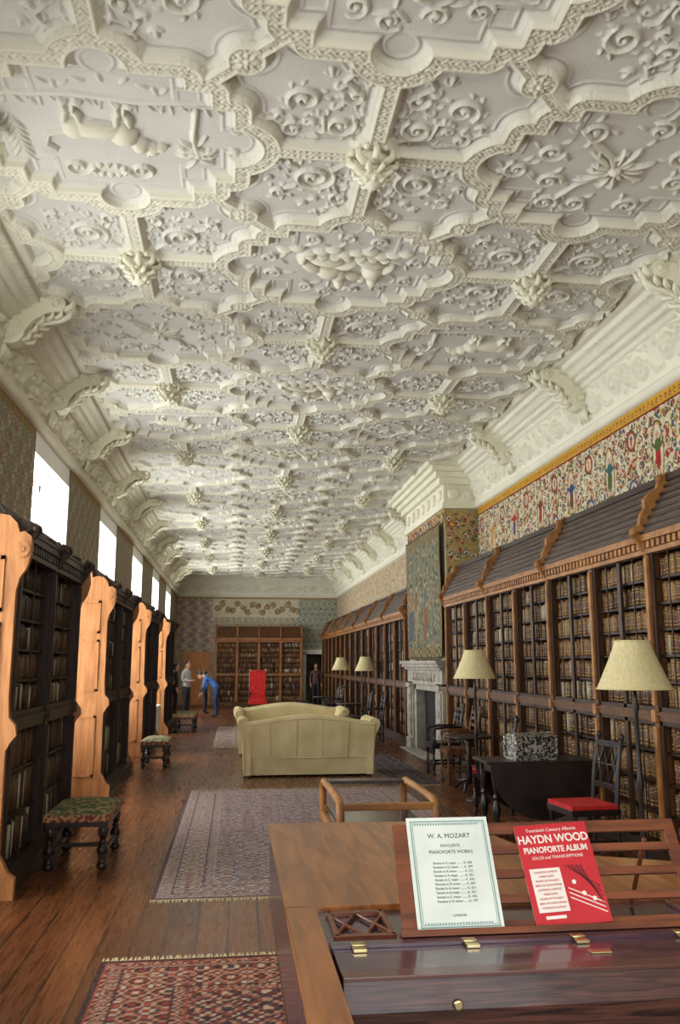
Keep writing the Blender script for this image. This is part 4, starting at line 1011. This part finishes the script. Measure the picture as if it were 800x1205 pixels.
def moz(e, w, h):
    mb = MB()
    for (i, t) in ((.009, .003), (.015, .0012)):
        mb.box(i, w - i, -.0047, -.004, i, i + t); mb.box(i, w - i, -.0047, -.004, h - i - t, h - i); mb.box(i, i + t, -.0047, -.004, i, h - i); mb.box(w - i - t, w - i, -.0047, -.004, i, h - i)
    for k in range(24):
        mb.box(.02 + k * (w - .045) / 24, .024 + k * (w - .045) / 24, -.0047, -.004, .017, .021); mb.box(.02 + k * (w - .045) / 24, .024 + k * (w - .045) / 24, -.0047, -.004, h - .021, h - .017)
    mb.obj('border', ['bluegreen_ink'], e)
    text(e, 'W. A. MOZART', w / 2, h - .055, .017, 'ink'); text(e, 'FAVOURITE', w / 2, h - .078, .010, 'ink'); text(e, 'PIANOFORTE WORKS', w / 2, h - .095, .012, 'ink')
    for k in range(10): text(e, ['Sonata in C major ........ K. 545', 'Fantasia in D minor ...... K. 397', 'Rondo in A minor ......... K. 511', 'Sonata in A major ........ K. 331'][k % 4], w / 2, h - .122 - k * .0105, .0085, 'ink')
    text(e, 'LONDON', w / 2, .035, .008, 'ink')
book('mozart_sheet_music', .453, .222, .285, -.0, ['paper', 'paper'], moz, .97)
def hw_(e, w, h):
    text(e, 'Twentieth Century Albums', w / 2, h - .02, .013, 'white_ink', sx=1.0)
    text(e, 'HAYDN WOOD', w / 2, h - .05, .03, 'white_ink', sx=.93).data.offset = .0007
    text(e, 'PIANOFORTE ALBUM', w / 2, h - .076, .022, 'white_ink', sx=.87).data.offset = .0006
    text(e, 'SOLOS and TRANSCRIPTIONS', w / 2, h - .093, .011, 'white_ink')
    mb = MB(); mb.box(.015, .1, -.0046, -.004, .035, .145); mb.box(.03, .085, -.0046, -.004, .018, .026)
    for k in range(5): mb.add([(.112 + k * .011, -.0045, .15 - k * .001), (.116 + k * .011, -.0045, .15), (.2, -.0045, .09 - k * .013), (.2, -.0045, .086 - k * .013)], [(0, 1, 2, 3)], 1)
    for k in range(3): mb.add([(.11, -.0044, .09 - k * .012), (.11, -.0044, .093 - k * .012), (.2, -.0044, .05 - k * .012), (.2, -.0044, .047 - k * .012)], [(0, 1, 2, 3)], 0)
    for (x, z) in ((.13, .105), (.15, .075), (.175, .06)): mb.T = Matrix.Translation((x, -.0046, z)) @ Matrix.Rotation(pi / 2, 4, 'X'); mb.lathe([(.006, 0), (.006, .0004)], n=12, mi=0); mb.T = Matrix.Identity(4)
    mb.obj('print', ['white_ink', 'dark_print'], e)
    for k in range(9): text(e, ['LONDON CAMEOS', 'PARIS SUITE', 'ROSES OF PICARDY', 'BIRD OF LOVE DIVINE'][k % 4], .058, .133 - k * .0112, .0075, 'red_cover').location.y = -.0052
book('haydn_wood_songbook', .75, .207, .262, -.05, ['red_cover', 'paper'], hw_, .95)

# ------------------------------------------------------------------ people
def skinpart(verts, edges, rad):
    me = bpy.data.meshes.new('tmp'); me.from_pydata(verts, edges, []); ob = bpy.data.objects.new('tmp', me); link(ob)
    ob.modifiers.new('s', 'SKIN'); sub = ob.modifiers.new('u', 'SUBSURF'); sub.levels = 2; sub.render_levels = 2
    sv = me.skin_vertices[0].data
    for i, r in enumerate(rad):
        sv[i].radius = r if isinstance(r, tuple) else (r, r); sv[i].use_root = (i == 0)
    dg = bpy.context.evaluated_depsgraph_get(); ev = ob.evaluated_get(dg); m2 = ev.to_mesh()
    vs = [tuple(v.co) for v in m2.vertices]; fs = [tuple(p.vertices) for p in m2.polygons]
    ev.to_mesh_clear(); bpy.data.objects.remove(ob); bpy.data.meshes.remove(me)
    return vs, fs
def person(name, loc, rz, shirt, trouser, hair, bend=False, scale=1.0, arms='down', long_hair=False):
    mats = [mat('skin_' + name, C(196, 144, 116), C(208, 158, 130), rough=.6), mat('shirt_' + name, shirt, rough=.9, bump=.4, bscale=12), mat('trousers_' + name, trouser, rough=.9, bump=.4, bscale=12), mat('hair_' + name, hair, rough=.7), mat('shoe_' + name, C(24, 20, 18), rough=.5)]
    if not bend:
        sp_ = [(0, 0, .95), (0, .0, 1.12), (0, 0, 1.33), (0, -.01, 1.47), (0, .005, 1.56)]
        if arms == 'down': arm = lambda s: [(s * .19, -.01, 1.4), (s * .235, -.03, 1.13), (s * .225, .06, .9), (s * .222, .085, .83)]
        else: arm = lambda s: [(s * .19, -.01, 1.4), (s * .23, -.02, 1.14), (s * .12, .2, 1.12), (s * .07, .26, 1.14)]
        head = Vector((0, .02, 1.635)); hd = 0
    else:
        sp_ = [(0, 0, .93), (0, .12, 1.07), (0, .3, 1.2), (0, .42, 1.26), (0, .49, 1.28)]
        arm = lambda s: [(s * .18, .34, 1.19), (s * .2, .4, .92), (s * .12, .52, .74), (s * .1, .56, .68)]
        head = Vector((0, .56, 1.3)); hd = .8
    V = list(sp_); Rr = [(.15, .12), (.14, .11), (.155, .12), (.065, .065), (.055, .055)]
    E = [(0, 1), (1, 2), (2, 3), (3, 4)]
    for s in (-1, 1):
        a = arm(s); i = len(V); V += a; Rr += [.065, .048, .032, .03]; E += [(2, i), (i, i + 1), (i + 1, i + 2), (i + 2, i + 3)]
        i = len(V); ky = .03 if not bend else .06
        V += [(s * .095, 0, .86), (s * .105, ky, .49), (s * .11, -.02, .09), (s * .125, .15, .045)]; Rr += [.095, .06, .045, .04]
        E += [(0, i), (i, i + 1), (i + 1, i + 2), (i + 2, i + 3)]
    vs, fs = skinpart(V, E, Rr)
    mb = MB()
    wr_ = [Vector(arm(s)[2]) for s in (-1, 1)]
    va = [Vector(v) for v in vs]
    groups = {0: [], 1: [], 2: [], 4: []}
    for f in fs:
        c = sum((va[i] for i in f), Vector()) / len(f)
        if min((c - w).length for w in wr_) < .045 or min((c - (w + (Vector(arm(s)[3]) - w) * 1.2)).length for s, w in zip((-1, 1), wr_)) < .06: g = 0
        elif (c - head).length < .165: g = 0
        elif c.z < .08: g = 4
        elif c.z < .93: g = 2
        else: g = 1
        groups[g].append(f)
    mb.v += vs
    for g, ff in groups.items(): mb.f += ff; mb.m += [g] * len(ff); mb.sm += [True] * len(ff)
    for s in (-1, 1):
        a = arm(s); h = Vector(a[3]); d = (h - Vector(a[2])).normalized(); side = Vector((0, 1, 0)) if not bend and arms == 'down' else Vector((1, 0, 0)); inn = Vector((-s, 0, 0)) if side.y else Vector((0, 0, -1))
        for k, L in enumerate((.07, .08, .085, .075)):
            b = h + side * ((1.5 - k) * .018) + d * .015
            mb.tube([b, b + d * L * .5 + inn * .004, b + d * L * .8 + inn * .02, b + d * L * .9 + inn * .035], [.0095, .0088, .008, .006], 6, 0)
        b = h + side * .028 - d * .02; mb.tube([b, b + side * .025 + d * .025, b + side * .028 + d * .055 + inn * .01], [.011, .0095, .007], 6, 0)
    mb.T = Matrix.Translation(head) @ Matrix.Rotation(-hd, 4, 'X')
    mb.ell((0, 0, .01), (.074, .092, .105), 20, 14, 0); mb.ell((0, .03, -.055), (.052, .06, .055), 14, 10, 0)
    mb.tube([(0, .09, .03), (0, .108, -.002), (0, .098, -.02)], [.009, .014, .012], 8, 0)
    for s in (-1, 1):
        mb.ell((s * .075, -.002, .0), (.012, .02, .03), 8, 6, 0); mb.ell((s * .03, .083, .018), (.014, .008, .008), 8, 6, 4); mb.tube([(s * .015, .092, .035), (s * .045, .082, .036)], .005, 6, 3)
    mb.tube([(-.02, .084, -.052), (0, .09, -.05), (.02, .084, -.052)], .006, 6, 0)
    mb.ell((0, -.018, .035), (.082, .092, .098), 20, 14, 3)
    if long_hair: mb.ell((0, -.05, -.05), (.075, .05, .11), 14, 10, 3)
    mb.T = Matrix.Identity(4)
    zmin = min(v[2] for v in mb.v)
    o = mb.obj(name, mats, None, (loc[0], loc[1], -zmin * scale), rz); o.scale = (scale,) * 3
    return o
person('standing_visitor', (-1.5, 28.2, 0), -pi / 2 - .5, C(178, 178, 170), C(52, 54, 60), C(48, 36, 30), arms='up', scale=1.0)
person('standing_visitor', (-1.9, 28.9, 0), -pi / 2, C(34, 32, 36), C(30, 30, 34), C(30, 24, 20), scale=.96, long_hair=True)
person('bending_visitor', (-.5, 27.7, 0), pi / 2 - .2, C(60, 96, 156), C(44, 58, 92), C(60, 44, 34), bend=True)
person('standing_visitor', (-.95, 29.6, 0), -pi / 2 + .3, C(70, 50, 48), C(40, 42, 56), C(40, 30, 26), scale=.8, long_hair=True)
person('doorway_visitor', (3.25, 34.3, 0), pi, C(86, 60, 60), C(34, 32, 36), C(50, 34, 26), scale=.95)

# ------------------------------------------------------------------ world
w = bpy.data.worlds.new('daylight'); scene.world = w; w.use_nodes = True
w.node_tree.nodes['Background'].inputs[0].default_value = (.9, .95, 1, 1); w.node_tree.nodes['Background'].inputs[1].default_value = 1.2
scene.view_settings.view_transform = 'Standard'
scene.view_settings.exposure = 0
